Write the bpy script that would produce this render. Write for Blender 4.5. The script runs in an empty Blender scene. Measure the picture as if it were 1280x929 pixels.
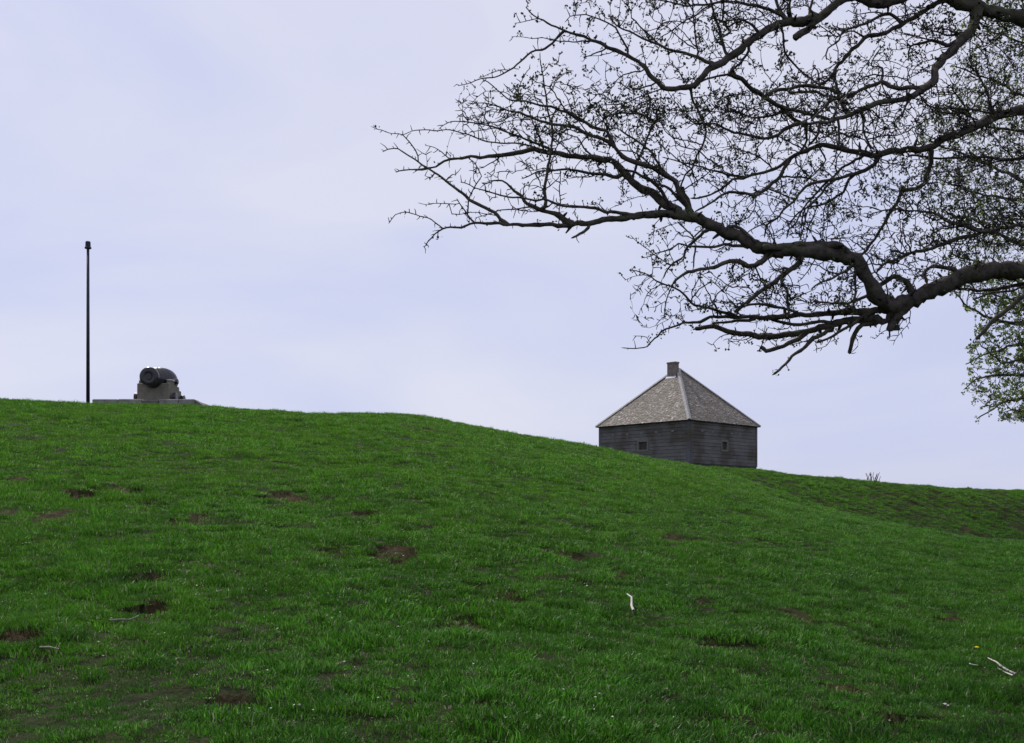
import bpy, math, random
import numpy as np
from mathutils import Vector, Matrix

# ------------------------------------------------------------------ camera, sky, sun, exposure
F = 1350.0            # focal length in photo pixels (1280 wide)
HOR = 648.0           # horizon row of the photo
CAMZ = 1.6
sc = bpy.context.scene
cam_d = bpy.data.cameras.new("camera")
cam = bpy.data.objects.new("camera", cam_d)
sc.collection.objects.link(cam)
cam.location = (0, 0, CAMZ)
cam.rotation_euler = (math.radians(90), 0, 0)
cam_d.sensor_width = 36.0
cam_d.lens = 36.0 * F / 1280.0
cam_d.shift_y = (HOR - 464.5) / 1280.0
cam_d.clip_start = 0.05
cam_d.clip_end = 6000
sc.camera = cam

SUN_EL = math.radians(52)
SUN_AZ = math.radians(-38)       # measured from +Y towards +X: behind the hill, to the left
sun_dir = Vector((math.sin(SUN_AZ) * math.cos(SUN_EL), math.cos(SUN_AZ) * math.cos(SUN_EL), math.sin(SUN_EL)))
world = bpy.data.worlds.new("World")
sc.world = world
world.use_nodes = True
wn = world.node_tree
wn.nodes.clear()
w_out = wn.nodes.new("ShaderNodeOutputWorld")
w_sky = wn.nodes.new("ShaderNodeTexSky")
w_sky.sky_type = 'NISHITA'
w_sky.sun_disc = False
w_sky.sun_elevation = SUN_EL
w_sky.sun_rotation = SUN_AZ
w_sky.air_density = 1.0
w_sky.dust_density = 1.5
w_bg = wn.nodes.new("ShaderNodeBackground")
w_bg.inputs['Strength'].default_value = 0.085
wn.links.new(w_sky.outputs[0], w_bg.inputs['Color'])
w_veil = wn.nodes.new("ShaderNodeBackground")      # thin high cloud
w_veil.inputs['Color'].default_value = (0.640, 0.668, 0.885, 1)
w_veil.inputs['Strength'].default_value = 1.0
w_tc = wn.nodes.new("ShaderNodeTexCoord")
w_map = wn.nodes.new("ShaderNodeMapping")
w_map.inputs['Scale'].default_value = (1.6, 1.6, 4.2)
w_map.inputs['Location'].default_value = (3.1, 0.4, 0.35)
w_map.inputs['Rotation'].default_value = (0.0, 0.25, 0.0)
w_noise = wn.nodes.new("ShaderNodeTexNoise")
w_noise.inputs['Scale'].default_value = 1.5
w_noise.inputs['Detail'].default_value = 5.0
w_noise.inputs['Roughness'].default_value = 0.48
w_noise.inputs['Distortion'].default_value = 0.5
w_ramp = wn.nodes.new("ShaderNodeMapRange")
w_ramp.inputs['From Min'].default_value = 0.36
w_ramp.inputs['From Max'].default_value = 0.62
w_ramp.inputs['To Min'].default_value = 0.0
w_ramp.inputs['To Max'].default_value = 1.0
w_col = wn.nodes.new("ShaderNodeMix")
w_col.data_type = 'RGBA'
w_col.inputs[6].default_value = (0.635, 0.675, 0.925, 1)
w_col.inputs[7].default_value = (0.780, 0.785, 0.935, 1)
w_mix = wn.nodes.new("ShaderNodeMixShader")
w_mix.inputs[0].default_value = 0.84
wn.links.new(w_tc.outputs['Generated'], w_map.inputs['Vector'])
wn.links.new(w_map.outputs[0], w_noise.inputs['Vector'])
wn.links.new(w_noise.outputs['Fac'], w_ramp.inputs['Value'])
wn.links.new(w_ramp.outputs[0], w_col.inputs[0])
wn.links.new(w_col.outputs[2], w_veil.inputs['Color'])
wn.links.new(w_bg.outputs[0], w_mix.inputs[1])
wn.links.new(w_veil.outputs[0], w_mix.inputs[2])
wn.links.new(w_mix.outputs[0], w_out.inputs['Surface'])

sun_d = bpy.data.lights.new("sun", 'SUN')
sun_d.energy = 3.4
sun_d.angle = math.radians(0.6)
sun_d.color = (1.0, 0.95, 0.88)
sun = bpy.data.objects.new("sun", sun_d)
sc.collection.objects.link(sun)
sun.rotation_euler = sun_dir.to_track_quat('Z', 'Y').to_euler()

sc.view_settings.view_transform = 'Standard'
sc.view_settings.look = 'None'
sc.view_settings.exposure = 0.0
sc.view_settings.gamma = 1.0

# ------------------------------------------------------------------ helpers
rnd = random.Random(7)
rng = np.random.default_rng(11)
COL = sc.collection

def link(name, me, parent=None, mat=None, kind=None):
    o = bpy.data.objects.new(name, me)
    COL.objects.link(o)
    if mat is not None and me is not None and len(me.materials) == 0:
        me.materials.append(mat)
    if parent is not None:
        o.parent = parent
    if kind:
        o["kind"] = kind
    return o

def thing(name, label, cat, loc=(0, 0, 0), rz=0.0, group=None):
    o = bpy.data.objects.new(name, None)
    COL.objects.link(o)
    o.location = loc
    o.rotation_euler = (0, 0, rz)
    o.empty_display_size = 0.2
    o["label"] = label
    o["category"] = cat
    if group:
        o["group"] = group
    return o

class MB:
    """collects simple shapes for ONE mesh"""
    def __init__(s):
        s.v = []; s.f = []; s.c = []
    def add(s, vs, fs, col=None):
        b = len(s.v)
        s.v.extend([tuple(p) for p in vs])
        s.f.extend([tuple(b + i for i in f) for f in fs])
        if col is not None:
            s.c.extend([col] * len(vs))
    def box(s, x0, x1, y0, y1, z0, z1, bev=0.0, M=None):
        if bev <= 0:
            vs = [(x, y, z) for z in (z0, z1) for x, y in ((x0, y0), (x1, y0), (x1, y1), (x0, y1))]
            fs = [(3, 2, 1, 0), (4, 5, 6, 7), (0, 1, 5, 4), (1, 2, 6, 5), (2, 3, 7, 6), (3, 0, 4, 7)]
        else:
            b = bev
            def ring(z, i):
                return [(x0 + i, y0 + 0, z), (x1 - i, y0, z), (x1, y0 + i, z), (x1, y1 - i, z), (x1 - i, y1, z), (x0 + i, y1, z), (x0, y1 - i, z), (x0, y0 + i, z)]
            def ringi(z):
                return [(x0 + 2*b, y0 + b, z), (x1 - 2*b, y0 + b, z), (x1 - b, y0 + 2*b, z), (x1 - b, y1 - 2*b, z), (x1 - 2*b, y1 - b, z), (x0 + 2*b, y1 - b, z), (x0 + b, y1 - 2*b, z), (x0 + b, y0 + 2*b, z)]
            vs = ringi(z0) + ring(z0 + b, b) + ring(z1 - b, b) + ringi(z1)
            fs = [tuple(range(7, -1, -1)), tuple(range(24, 32))]
            for k in range(3):
                for i in range(8):
                    j = (i + 1) % 8
                    fs.append((k*8 + i, k*8 + j, k*8 + 8 + j, k*8 + 8 + i))
        if M is not None:
            vs = [tuple(M @ Vector(p)) for p in vs]
        s.add(vs, fs)
    def lathe(s, prof, n=24, M=None):
        """prof: list of (radius, z)"""
        vs = []; fs = []
        for r, z in prof:
            for i in range(n):
                a = 2 * math.pi * i / n
                vs.append((r * math.cos(a), r * math.sin(a), z))
        for k in range(len(prof) - 1):
            for i in range(n):
                j = (i + 1) % n
                fs.append((k*n + i, k*n + j, (k+1)*n + j, (k+1)*n + i))
        fs.append(tuple(range(n - 1, -1, -1)))
        fs.append(tuple((len(prof) - 1) * n + i for i in range(n)))
        if M is not None:
            vs = [tuple(M @ Vector(p)) for p in vs]
        s.add(vs, fs)
    def mesh(s, name, smooth=False):
        me = bpy.data.meshes.new(name)
        me.from_pydata(s.v, [], s.f)
        if s.c:
            at = me.color_attributes.new("tone", 'FLOAT_COLOR', 'POINT')
            arr = np.array([(c, c, c, 1.0) if np.isscalar(c) else c for c in s.c], dtype=np.float32)
            at.data.foreach_set("color", arr.ravel())
        me.validate()
        if smooth:
            me.polygons.foreach_set("use_smooth", [True] * len(me.polygons))
        me.update()
        return me

def np_mesh(name, V, Fq, smooth=True):
    """V (n,3), Fq (m,k) faces all of the same size"""
    me = bpy.data.meshes.new(name)
    n = len(V); m, k = Fq.shape
    me.vertices.add(n)
    me.vertices.foreach_set("co", np.asarray(V, dtype=np.float32).ravel())
    me.loops.add(m * k)
    me.loops.foreach_set("vertex_index", Fq.astype(np.int32).ravel())
    me.polygons.add(m)
    me.polygons.foreach_set("loop_start", np.arange(0, m * k, k, dtype=np.int32))
    me.polygons.foreach_set("use_smooth", np.full(m, smooth, dtype=bool))
    me.update(calc_edges=True)
    return me

def smooth01(x):
    x = np.clip(x, 0, 1)
    return x * x * (3 - 2 * x)

_perm = rng.integers(0, 2**31 - 1, 4096)
_val = rng.random(65536)
def vnoise(x, y, seed=0):
    xi = np.floor(x).astype(np.int64); yi = np.floor(y).astype(np.int64)
    fx = smooth01(x - xi); fy = smooth01(y - yi)
    def h(a, b):
        return _val[(a * 73856093 ^ b * 19349663 ^ (seed * 83492791 + 1234567)) & 65535]
    return (h(xi, yi) * (1 - fx) + h(xi + 1, yi) * fx) * (1 - fy) + (h(xi, yi + 1) * (1 - fx) + h(xi + 1, yi + 1) * fx) * fy
def fbm(x, y, oct=4, seed=0, gain=0.5):
    s = 0; a = 1; t = 0
    for k in range(oct):
        s = s + a * (vnoise(x * 2**k + 17.3 * k, y * 2**k - 9.1 * k, seed + k) - 0.5)
        t += a; a *= gain
    return s / t * 2

# ------------------------------------------------------------------ materials
def mat_new(name):
    m = bpy.data.materials.new(name)
    m.use_nodes = True
    nt = m.node_tree
    return m, nt, nt.nodes["Principled BSDF"]

def ramp(nt, fac, stops):
    r = nt.nodes.new("ShaderNodeValToRGB")
    el = r.color_ramp.elements
    while len(el) < len(stops):
        el.new(0.5)
    for e, (p, c) in zip(el, stops):
        e.position = p; e.color = (*c, 1)
    nt.links.new(fac, r.inputs[0])
    return r.outputs[0]

def noise(nt, scale, detail=4, rough=0.5, vec=None, dist=0.0):
    n = nt.nodes.new("ShaderNodeTexNoise")
    n.inputs['Scale'].default_value = scale
    n.inputs['Detail'].default_value = detail
    n.inputs['Roughness'].default_value = rough
    n.inputs['Distortion'].default_value = dist
    if vec is None:
        tc = nt.nodes.new("ShaderNodeTexCoord"); vec = tc.outputs['Object']
    nt.links.new(vec, n.inputs['Vector'])
    return n.outputs['Fac']

def mapped(nt, scale, which='Object'):
    tc = nt.nodes.new("ShaderNodeTexCoord")
    mp = nt.nodes.new("ShaderNodeMapping")
    mp.inputs['Scale'].default_value = scale
    nt.links.new(tc.outputs[which], mp.inputs['Vector'])
    return mp.outputs[0]

def mixc(nt, fac, a, b, mode='MIX'):
    m = nt.nodes.new("ShaderNodeMix"); m.data_type = 'RGBA'; m.blend_type = mode
    for s, v in ((m.inputs[0], fac), (m.inputs[6], a), (m.inputs[7], b)):
        if isinstance(v, (int, float)): s.default_value = v
        elif isinstance(v, tuple): s.default_value = (*v, 1)
        else: nt.links.new(v, s)
    return m.outputs[2]

def bump(nt, bsdf, h, strength=0.5, dist=0.02):
    b = nt.nodes.new("ShaderNodeBump")
    b.inputs['Strength'].default_value = strength
    b.inputs['Distance'].default_value = dist
    nt.links.new(h, b.inputs['Height'])
    nt.links.new(b.outputs[0], bsdf.inputs['Normal'])

def simple(name, c1, c2, scale=8, rough=0.85, metal=0.0, stretch=(1, 1, 1), bmp=0.4, bd=0.01, spec=0.3):
    m, nt, b = mat_new(name)
    n = noise(nt, scale, 5, 0.6, mapped(nt, stretch))
    nt.links.new(ramp(nt, n, [(0.3, c1), (0.7, c2)]), b.inputs['Base Color'])
    b.inputs['Roughness'].default_value = rough
    b.inputs['Metallic'].default_value = metal
    b.inputs['Specular IOR Level'].default_value = spec
    if bmp: bump(nt, b, n, bmp, bd)
    return m

def obj_random(nt, col, lo=0.75, hi=1.25):
    oi = nt.nodes.new("ShaderNodeObjectInfo")
    mr = nt.nodes.new("ShaderNodeMapRange")
    mr.inputs['To Min'].default_value = lo; mr.inputs['To Max'].default_value = hi
    nt.links.new(oi.outputs['Random'], mr.inputs['Value'])
    h = nt.nodes.new("ShaderNodeHueSaturation")
    nt.links.new(mr.outputs[0], h.inputs['Value'])
    nt.links.new(col, h.inputs['Color'])
    return h.outputs[0]

# weathered dark timber wall
def wood(name, c1, c2, lo=0.7, hi=1.3):
    m, nt, b = mat_new(name)
    n1 = noise(nt, 6, 6, 0.65, mapped(nt, (0.5, 0.5, 7)))
    n2 = noise(nt, 0.9, 3, 0.5)
    c = ramp(nt, n1, [(0.3, c1), (0.7, c2)])
    c = mixc(nt, ramp(nt, n2, [(0.42, (0, 0, 0)), (0.62, (1, 1, 1))]), c, (0.080, 0.070, 0.060))
    nt.links.new(obj_random(nt, c, lo, hi), b.inputs['Base Color'])
    b.inputs['Roughness'].default_value = 0.85
    b.inputs['Specular IOR Level'].default_value = 0.25
    bump(nt, b, n1, 0.6, 0.01)
    return m
M_timber = wood("weathered_timber", (0.092, 0.089, 0.088), (0.175, 0.170, 0.168), 0.88, 1.12)
M_trim = wood("corner_board_wood", (0.085, 0.09, 0.105), (0.15, 0.155, 0.175), 0.9, 1.1)
M_frame = simple("window_frame_wood", (0.12, 0.115, 0.095), (0.18, 0.17, 0.14), 12)
M_shutter = simple("shutter_wood", (0.030, 0.028, 0.028), (0.07, 0.066, 0.06), 12, stretch=(1, 1, .2))
M_plug = simple("pale_plug_wood", (0.13, 0.135, 0.145), (0.19, 0.195, 0.20), 20)
M_hip = simple("hip_board_wood", (0.20, 0.195, 0.19), (0.36, 0.35, 0.335), 6)
M_deck = simple("roof_deck_wood", (0.03, 0.03, 0.03), (0.06, 0.06, 0.055), 5)
M_flash = simple("lead_flashing_lit_cap", (0.42, 0.42, 0.44), (0.6, 0.6, 0.62), 9, 0.6)

def shingle_mat():
    m, nt, b = mat_new("weathered_shingle")
    at = nt.nodes.new("ShaderNodeAttribute"); at.attribute_name = "tone"
    c = ramp(nt, at.outputs['Fac'], [(0.0, (0.13, 0.110, 0.090)), (0.35, (0.21, 0.18, 0.15)), (0.7, (0.30, 0.265, 0.23)), (1.0, (0.52, 0.47, 0.43))])
    n = noise(nt, 1.1, 4, 0.6)
    c = mixc(nt, ramp(nt, n, [(0.42, (0, 0, 0)), (0.68, (0.75, 0.75, 0.75))]), c, (0.17, 0.155, 0.11))
    n2 = noise(nt, 30, 4, 0.6, mapped(nt, (1, 1, 0.4)))
    c = mixc(nt, 0.5, c, ramp(nt, n2, [(0.3, (0.45, 0.45, 0.45)), (0.7, (1, 1, 1))]), 'MULTIPLY')
    nt.links.new(c, b.inputs['Base Color'])
    b.inputs['Roughness'].default_value = 0.8
    bump(nt, b, n2, 0.5, 0.01)
    return m
M_shingle = shingle_mat()

def brick_mat():
    m, nt, b = mat_new("old_chimney_brick")
    br = nt.nodes.new("ShaderNodeTexBrick")
    br.inputs['Scale'].default_value = 1.0
    br.inputs['Brick Width'].default_value = 0.22
    br.inputs['Row Height'].default_value = 0.075
    br.inputs['Mortar Size'].default_value = 0.008
    br.inputs['Color1'].default_value = (0.22, 0.165, 0.15, 1)
    br.inputs['Color2'].default_value = (0.15, 0.12, 0.11, 1)
    br.inputs['Mortar'].default_value = (0.20, 0.19, 0.17, 1)
    tc = nt.nodes.new("ShaderNodeTexCoord")
    sep = nt.nodes.new("ShaderNodeSeparateXYZ"); nt.links.new(tc.outputs['Object'], sep.inputs[0])
    ad = nt.nodes.new("ShaderNodeMath"); nt.links.new(sep.outputs[0], ad.inputs[0]); nt.links.new(sep.outputs[1], ad.inputs[1])
    cb = nt.nodes.new("ShaderNodeCombineXYZ"); nt.links.new(ad.outputs[0], cb.inputs[0]); nt.links.new(sep.outputs[2], cb.inputs[1])
    nt.links.new(cb.outputs[0], br.inputs['Vector'])
    n = noise(nt, 5, 4)
    nt.links.new(mixc(nt, 0.6, br.outputs[0], ramp(nt, n, [(0.3, (0.6, 0.6, 0.6)), (0.7, (1.2, 1.2, 1.2))]), 'MULTIPLY'), b.inputs['Base Color'])
    b.inputs['Roughness'].default_value = 0.9
    bump(nt, b, br.outputs['Fac'], -0.4, 0.01)
    return m
M_brick = brick_mat()
M_iron = simple("black_painted_iron", (0.008, 0.008, 0.011), (0.022, 0.022, 0.026), 9, 0.30, 0.0, bmp=0.25, spec=0.5)
M_carriage = simple("grey_green_iron_carriage", (0.13, 0.12, 0.095), (0.21, 0.195, 0.16), 5, 0.8)
M_pole = simple("dark_blue_black_pole_paint", (0.010, 0.011, 0.022), (0.025, 0.026, 0.045), 6, 0.5)
M_slab = simple("weathered_concrete", (0.15, 0.14, 0.13), (0.30, 0.285, 0.27), 5, 0.9, bmp=0.6, bd=0.01)
M_slabdark = simple("dirty_stone", (0.09, 0.08, 0.075), (0.18, 0.16, 0.15), 5, 0.9, bmp=0.6, bd=0.01)
M_stick = simple("bleached_wood", (0.28, 0.25, 0.21), (0.66, 0.62, 0.56), 30, 0.7, bmp=0.2, bd=0.002)
M_greystick = simple("grey_twig_wood", (0.12, 0.12, 0.09), (0.25, 0.24, 0.19), 30, 0.7, bmp=0.2, bd=0.002)
M_yellow = simple("dandelion_yellow", (0.75, 0.55, 0.01), (0.85, 0.66, 0.02), 60, 0.6, bmp=0)

def bark_mat(name, c1, c2, moss):
    m, nt, b = mat_new(name)
    n1 = noise(nt, 14, 6, 0.7, mapped(nt, (1, 1, 1)))
    n2 = noise(nt, 3.0, 3, 0.5)
    c = ramp(nt, n1, [(0.3, c1), (0.72, c2)])
    c = mixc(nt, ramp(nt, n2, [(0.5, (0, 0, 0)), (0.7, (0.6, 0.6, 0.6))]), c, moss)
    nt.links.new(c, b.inputs['Base Color'])
    b.inputs['Roughness'].default_value = 0.9
    b.inputs['Specular IOR Level'].default_value = 0.15
    bump(nt, b, n1, 0.9, 0.02)
    return m
M_bark = bark_mat("hawthorn_bark", (0.022, 0.019, 0.017), (0.13, 0.112, 0.095), (0.085, 0.095, 0.050))
M_twig = bark_mat("twig_bark", (0.020, 0.016, 0.015), (0.050, 0.042, 0.038), (0.045, 0.050, 0.025))
M_twig2 = bark_mat("grey_twig_bark", (0.045, 0.038, 0.034), (0.10, 0.09, 0.08), (0.06, 0.07, 0.04))

def leaf_mat(name, c1, c2, c3, trans=0.35):
    m, nt, b = mat_new(name)
    g = nt.nodes.new("ShaderNodeNewGeometry")
    c = ramp(nt, g.outputs['Random Per Island'], [(0.0, c1), (0.6, c2), (1.0, c3)])
    nt.links.new(c, b.inputs['Base Color'])
    b.inputs['Roughness'].default_value = 0.55
    tr = nt.nodes.new("ShaderNodeBsdfTranslucent")
    nt.links.new(c, tr.inputs['Color'])
    mx = nt.nodes.new("ShaderNodeMixShader"); mx.inputs[0].default_value = trans
    nt.links.new(b.outputs[0], mx.inputs[1]); nt.links.new(tr.outputs[0], mx.inputs[2])
    nt.links.new(mx.outputs[0], nt.nodes["Material Output"].inputs['Surface'])
    return m
M_leaf = leaf_mat("budding_leaf", (0.018, 0.018, 0.010), (0.035, 0.045, 0.015), (0.09, 0.13, 0.03), 0.12)
M_leaf2 = leaf_mat("young_leaf", (0.08, 0.10, 0.035), (0.15, 0.21, 0.05), (0.28, 0.38, 0.08), 0.55)

def grass_mat():
    m, nt, b = mat_new("grass_blade")
    oi = nt.nodes.new("ShaderNodeObjectInfo")
    g = nt.nodes.new("ShaderNodeNewGeometry")
    vt = nt.nodes.new("ShaderNodeVectorMath"); vt.operation = 'SCALE'; vt.inputs[3].default_value = 1.0
    at = nt.nodes.new("ShaderNodeAttribute"); at.attribute_name = "tone"     # dead blades, partly there as painted glints
    n = noise(nt, 0.35, 4, 0.55, g.outputs['Position'])
    n2 = noise(nt, 1.7, 3, 0.6, g.outputs['Position'])
    live = ramp(nt, g.outputs['Random Per Island'], [(0.0, (0.019, 0.062, 0.006)), (0.35, (0.056, 0.190, 0.010)), (0.8, (0.112, 0.330, 0.016)), (1.0, (0.30, 0.55, 0.09))])
    warm = mixc(nt, ramp(nt, n, [(0.35, (0, 0, 0)), (0.65, (0.6, 0.6, 0.6))]), live, (0.100, 0.245, 0.014))
    cool = mixc(nt, ramp(nt, n2, [(0.45, (0, 0, 0)), (0.7, (0.55, 0.55, 0.55))]), warm, (0.026, 0.095, 0.014))
    # shade over the lower slope painted in: darker, bluer towards its foot
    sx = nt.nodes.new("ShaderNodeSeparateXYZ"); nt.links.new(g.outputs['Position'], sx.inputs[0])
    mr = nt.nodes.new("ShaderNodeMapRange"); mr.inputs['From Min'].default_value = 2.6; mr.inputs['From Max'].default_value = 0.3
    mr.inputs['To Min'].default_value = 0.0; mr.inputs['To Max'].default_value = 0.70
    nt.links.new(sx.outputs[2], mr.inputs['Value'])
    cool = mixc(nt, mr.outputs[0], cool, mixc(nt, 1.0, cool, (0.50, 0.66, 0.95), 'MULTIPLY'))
    dead = mixc(nt, g.outputs['Random Per Island'], (0.14, 0.12, 0.05), (0.42, 0.40, 0.30))
    c = mixc(nt, at.outputs['Fac'], cool, dead)
    c = obj_random(nt, c, 0.6, 1.3)
    nt.links.new(c, b.inputs['Base Color'])
    b.inputs['Roughness'].default_value = 0.45
    b.inputs['Specular IOR Level'].default_value = 0.20
    tr = nt.nodes.new("ShaderNodeBsdfTranslucent"); nt.links.new(c, tr.inputs['Color'])
    mx = nt.nodes.new("ShaderNodeMixShader"); mx.inputs[0].default_value = 0.35
    nt.links.new(b.outputs[0], mx.inputs[1]); nt.links.new(tr.outputs[0], mx.inputs[2])
    nt.links.new(mx.outputs[0], nt.nodes["Material Output"].inputs['Surface'])
    return m
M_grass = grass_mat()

def ground_mat():
    m, nt, b = mat_new("turf_and_soil")
    at = nt.nodes.new("ShaderNodeAttribute"); at.attribute_name = "soil"
    n1 = noise(nt, 9, 6, 0.65)
    n2 = noise(nt, 0.6, 4, 0.5)
    turf = ramp(nt, n1, [(0.3, (0.010, 0.010, 0.005)), (0.7, (0.030, 0.042, 0.010))])
    turf = mixc(nt, ramp(nt, n2, [(0.4, (0, 0, 0)), (0.7, (0.4, 0.4, 0.4))]), turf, (0.030, 0.040, 0.012))
    soil = ramp(nt, noise(nt, 16, 6, 0.7), [(0.3, (0.014, 0.012, 0.007)), (0.55, (0.048, 0.034, 0.015)), (0.75, (0.125, 0.088, 0.042)), (0.9, (0.21, 0.165, 0.09))])
    c = mixc(nt, at.outputs['Fac'], turf, soil)
    nt.links.new(c, b.inputs['Base Color'])
    b.inputs['Roughness'].default_value = 0.95
    b.inputs['Specular IOR Level'].default_value = 0.1
    bump(nt, b, n1, 0.9, 0.05)
    return m
M_ground = ground_mat()

# ------------------------------------------------------------------ terrain height
NEAR_PX = [-300, 0, 60, 110, 200, 255, 330, 400, 440, 500, 550, 600, 650, 700, 748, 800, 861, 900, 950, 1000, 1050, 1100, 1150, 1200, 1280, 1600]
NEAR_PY = [ 505, 499, 501, 503, 504, 508, 513, 516, 515.5, 518, 525, 534, 543, 551, 560, 570, 580, 590, 607, 624, 640, 652, 662, 670, 677, 690]
FAR_PX = [600, 780, 840, 861, 900, 945, 1000, 1100, 1190, 1280, 1600]
FAR_PY = [660, 604, 587, 583, 584, 586, 592, 602, 609, 611, 618]
CREST_PX = [-300, 0, 300, 640, 861, 1000, 1280, 1600]
CREST_D = [33, 35, 36, 40, 45, 42, 33, 30]
SOIL = [(95, 620, 38, 7, 1), (140, 612, 36, 7, 1.3), (358, 618, 28, 6, 1), (455, 640, 20, 5, .5), (490, 690, 34, 11, .8), (425, 690, 24, 8, .8),
        (180, 730, 40, 7, 1.2), (160, 768, 48, 8, 1.5), (245, 742, 30, 6, .8), (1125, 916, 46, 12, 1.4), (1078, 880, 26, 7, 1), (300, 888, 30, 8, .9), (640, 742, 22, 7, .9),
        (232, 652, 26, 6, .7), (30, 806, 40, 9, .8), (575, 770, 34, 10, .6), (585, 728, 26, 7, .7), (880, 752, 18, 5, .6), (935, 842, 20, 5, .7),
        (1180, 768, 24, 6, .5), (55, 838, 28, 7, .7), (100, 800, 26, 7, .8), (905, 800, 16, 5, .5), (1050, 862, 16, 5, .6), (610, 905, 24, 6, .5),
        (860, 672, 20, 4, .5), (700, 690, 30, 5, .4), (770, 718, 18, 5, .5), (520, 600, 22, 4, .4), (1000, 770, 20, 5, .4)]

def base_height(x, y):
    x = np.asarray(x, dtype=float); y = np.asarray(y, dtype=float)
    r = np.hypot(x, y) + 1e-6
    c = y / r
    cc = np.maximum(c, 0.45)
    Y = r * cc
    px = 640 + F * np.clip(x / (r * cc), -1.2, 1.2)
    D = np.interp(px, CREST_PX, CREST_D)
    S = (HOR - 2.4 - np.interp(px, NEAR_PX, NEAR_PY)) / F
    zc = CAMZ + S * D
    t = np.clip(Y / D, 0, 1)
    m0 = 0.075
    h = (t**3 - 2*t**2 + t) * m0 * D + (-2*t**3 + 3*t**2) * zc + (t**3 - t**2) * S * D
    xo = np.maximum(Y - D, 0)
    zb = np.interp(px, [-300, 300, 640, 861, 1280, 1600], [4.6, 4.7, 3.6, 2.0, 0.3, 0.2])
    top = zc + S * xo * np.exp(-xo / 6.0)
    k = smooth01(xo / np.interp(px, [300, 700, 1280], [16, 16, 12]))
    near = np.where(Y <= D, h, top * (1 - k) + zb * k)
    Df = np.interp(px, [600, 861, 1100, 1280, 1600], [57, 58, 64, 70, 74])
    Sf = (HOR - 2.0 - np.interp(px, FAR_PX, FAR_PY)) / F
    zf = CAMZ + Sf * Df
    W = np.where(Y < Df, np.interp(px, [861, 1280], [11, 8.5]), np.interp(px, [861, 1280], [7.5, 14]))
    bumpf = np.exp(-((Y - Df) / W) ** 2)
    far = zb - 0.3 + (zf - zb + 0.3) * bumpf - np.where(Y < Df, 9.0 * smooth01((Df - 1.3*W - Y) / 12), 0)
    kk = 0.07
    mx = np.maximum(near, far)
    z = mx + kk * np.log(np.exp((near - mx) / kk) + np.exp((far - mx) / kk))
    z = z * smooth01((c + 0.35) / 0.6) * 1.0
    z = z * (1 - smooth01((r - 110) / 120)) 
    return z

def ground_at(px, py, d0=3.0, d1=90.0):
    d = np.linspace(d0, d1, 6000)
    X = (px - 640) / F * d
    Zr = CAMZ + (HOR - py) / F * d
    H = base_height(X, d)
    idx = np.argmax(H >= Zr)
    if not (H[idx] >= Zr[idx]):
        idx = len(d) - 1
    return X[idx], d[idx], H[idx]

SOILW = []
for (sx, sy, rx, ry, st) in SOIL:
    X0, Y0, Z0 = ground_at(sx, sy)
    X1, Y1, _ = ground_at(sx + rx, sy)
    Xa, Ya, _ = ground_at(sx, sy - ry); Xb, Yb, _ = ground_at(sx, sy + ry)
    SOILW.append((X0, Y0, max(0.15, abs(X1 - X0)), max(0.12, abs(Ya - Yb) / 2), st))

def soil_mask(x, y):
    m = np.zeros_like(x); dig = np.zeros_like(x)
    w = fbm(x * 4.0, y * 5.5, 5, 5, 0.7)
    for X0, Y0, rx, ry, st in SOILW:
        q = ((x - X0) / rx) ** 2 + ((y - Y0) / ry) ** 2
        a = np.exp(-q * 0.9)
        mm = smooth01((a * (1.35 + 2.6 * w) - 0.36) / 0.24)
        m = np.maximum(m, mm * min(1, 0.62 + 0.4 * st))
        # little terrace: turf lip on the uphill side, scoop below it
        dig = dig - 0.15 * st * mm * smooth01(0.5 + (Y0 - y) / ry * 0.5 + 0.35)
    px = 640 + F * x / np.maximum(y, 1)
    # trodden ledges on the far bank
    farb = smooth01((px - 960) / 90) * smooth01((y - 42) / 8) * (1 - smooth01((y - 70) / 4))
    led = fbm(x * 0.7 + y * 0.25, y * 2.6 + x * 1.3, 4, 21, .6)
    lm = smooth01((led - 0.10) / 0.25) * farb
    m = np.maximum(m, lm * 0.42)
    dig = dig - 0.20 * lm
    # small random bare spots everywhere
    sp = fbm(x * 1.3, y * 1.3, 5, 33, 0.6)
    big = fbm(x * 0.16, y * 0.16, 3, 41)
    m = np.maximum(m, 0.8 * smooth01((sp + 0.5 * big - 0.50) / 0.12))
    return m, dig

def height(x, y):
    x = np.asarray(x, dtype=float); y = np.asarray(y, dtype=float)
    z = base_height(x, y)
    m, dig = soil_mask(x, y)
    lump = 0.10 * fbm(x * 0.35, y * 0.35, 3, 60) + 0.055 * fbm(x * 1.6, y * 1.6, 4, 50) + 0.035 * fbm(x * 5, y * 5, 3, 70)
    crest_soft = 1.0
    rough = 0.035 * m * fbm(x * 14, y * 14, 3, 77) + 0.05 * m * fbm(x * 4, y * 4, 2, 78)
    return z + lump * crest_soft + dig + rough

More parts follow.
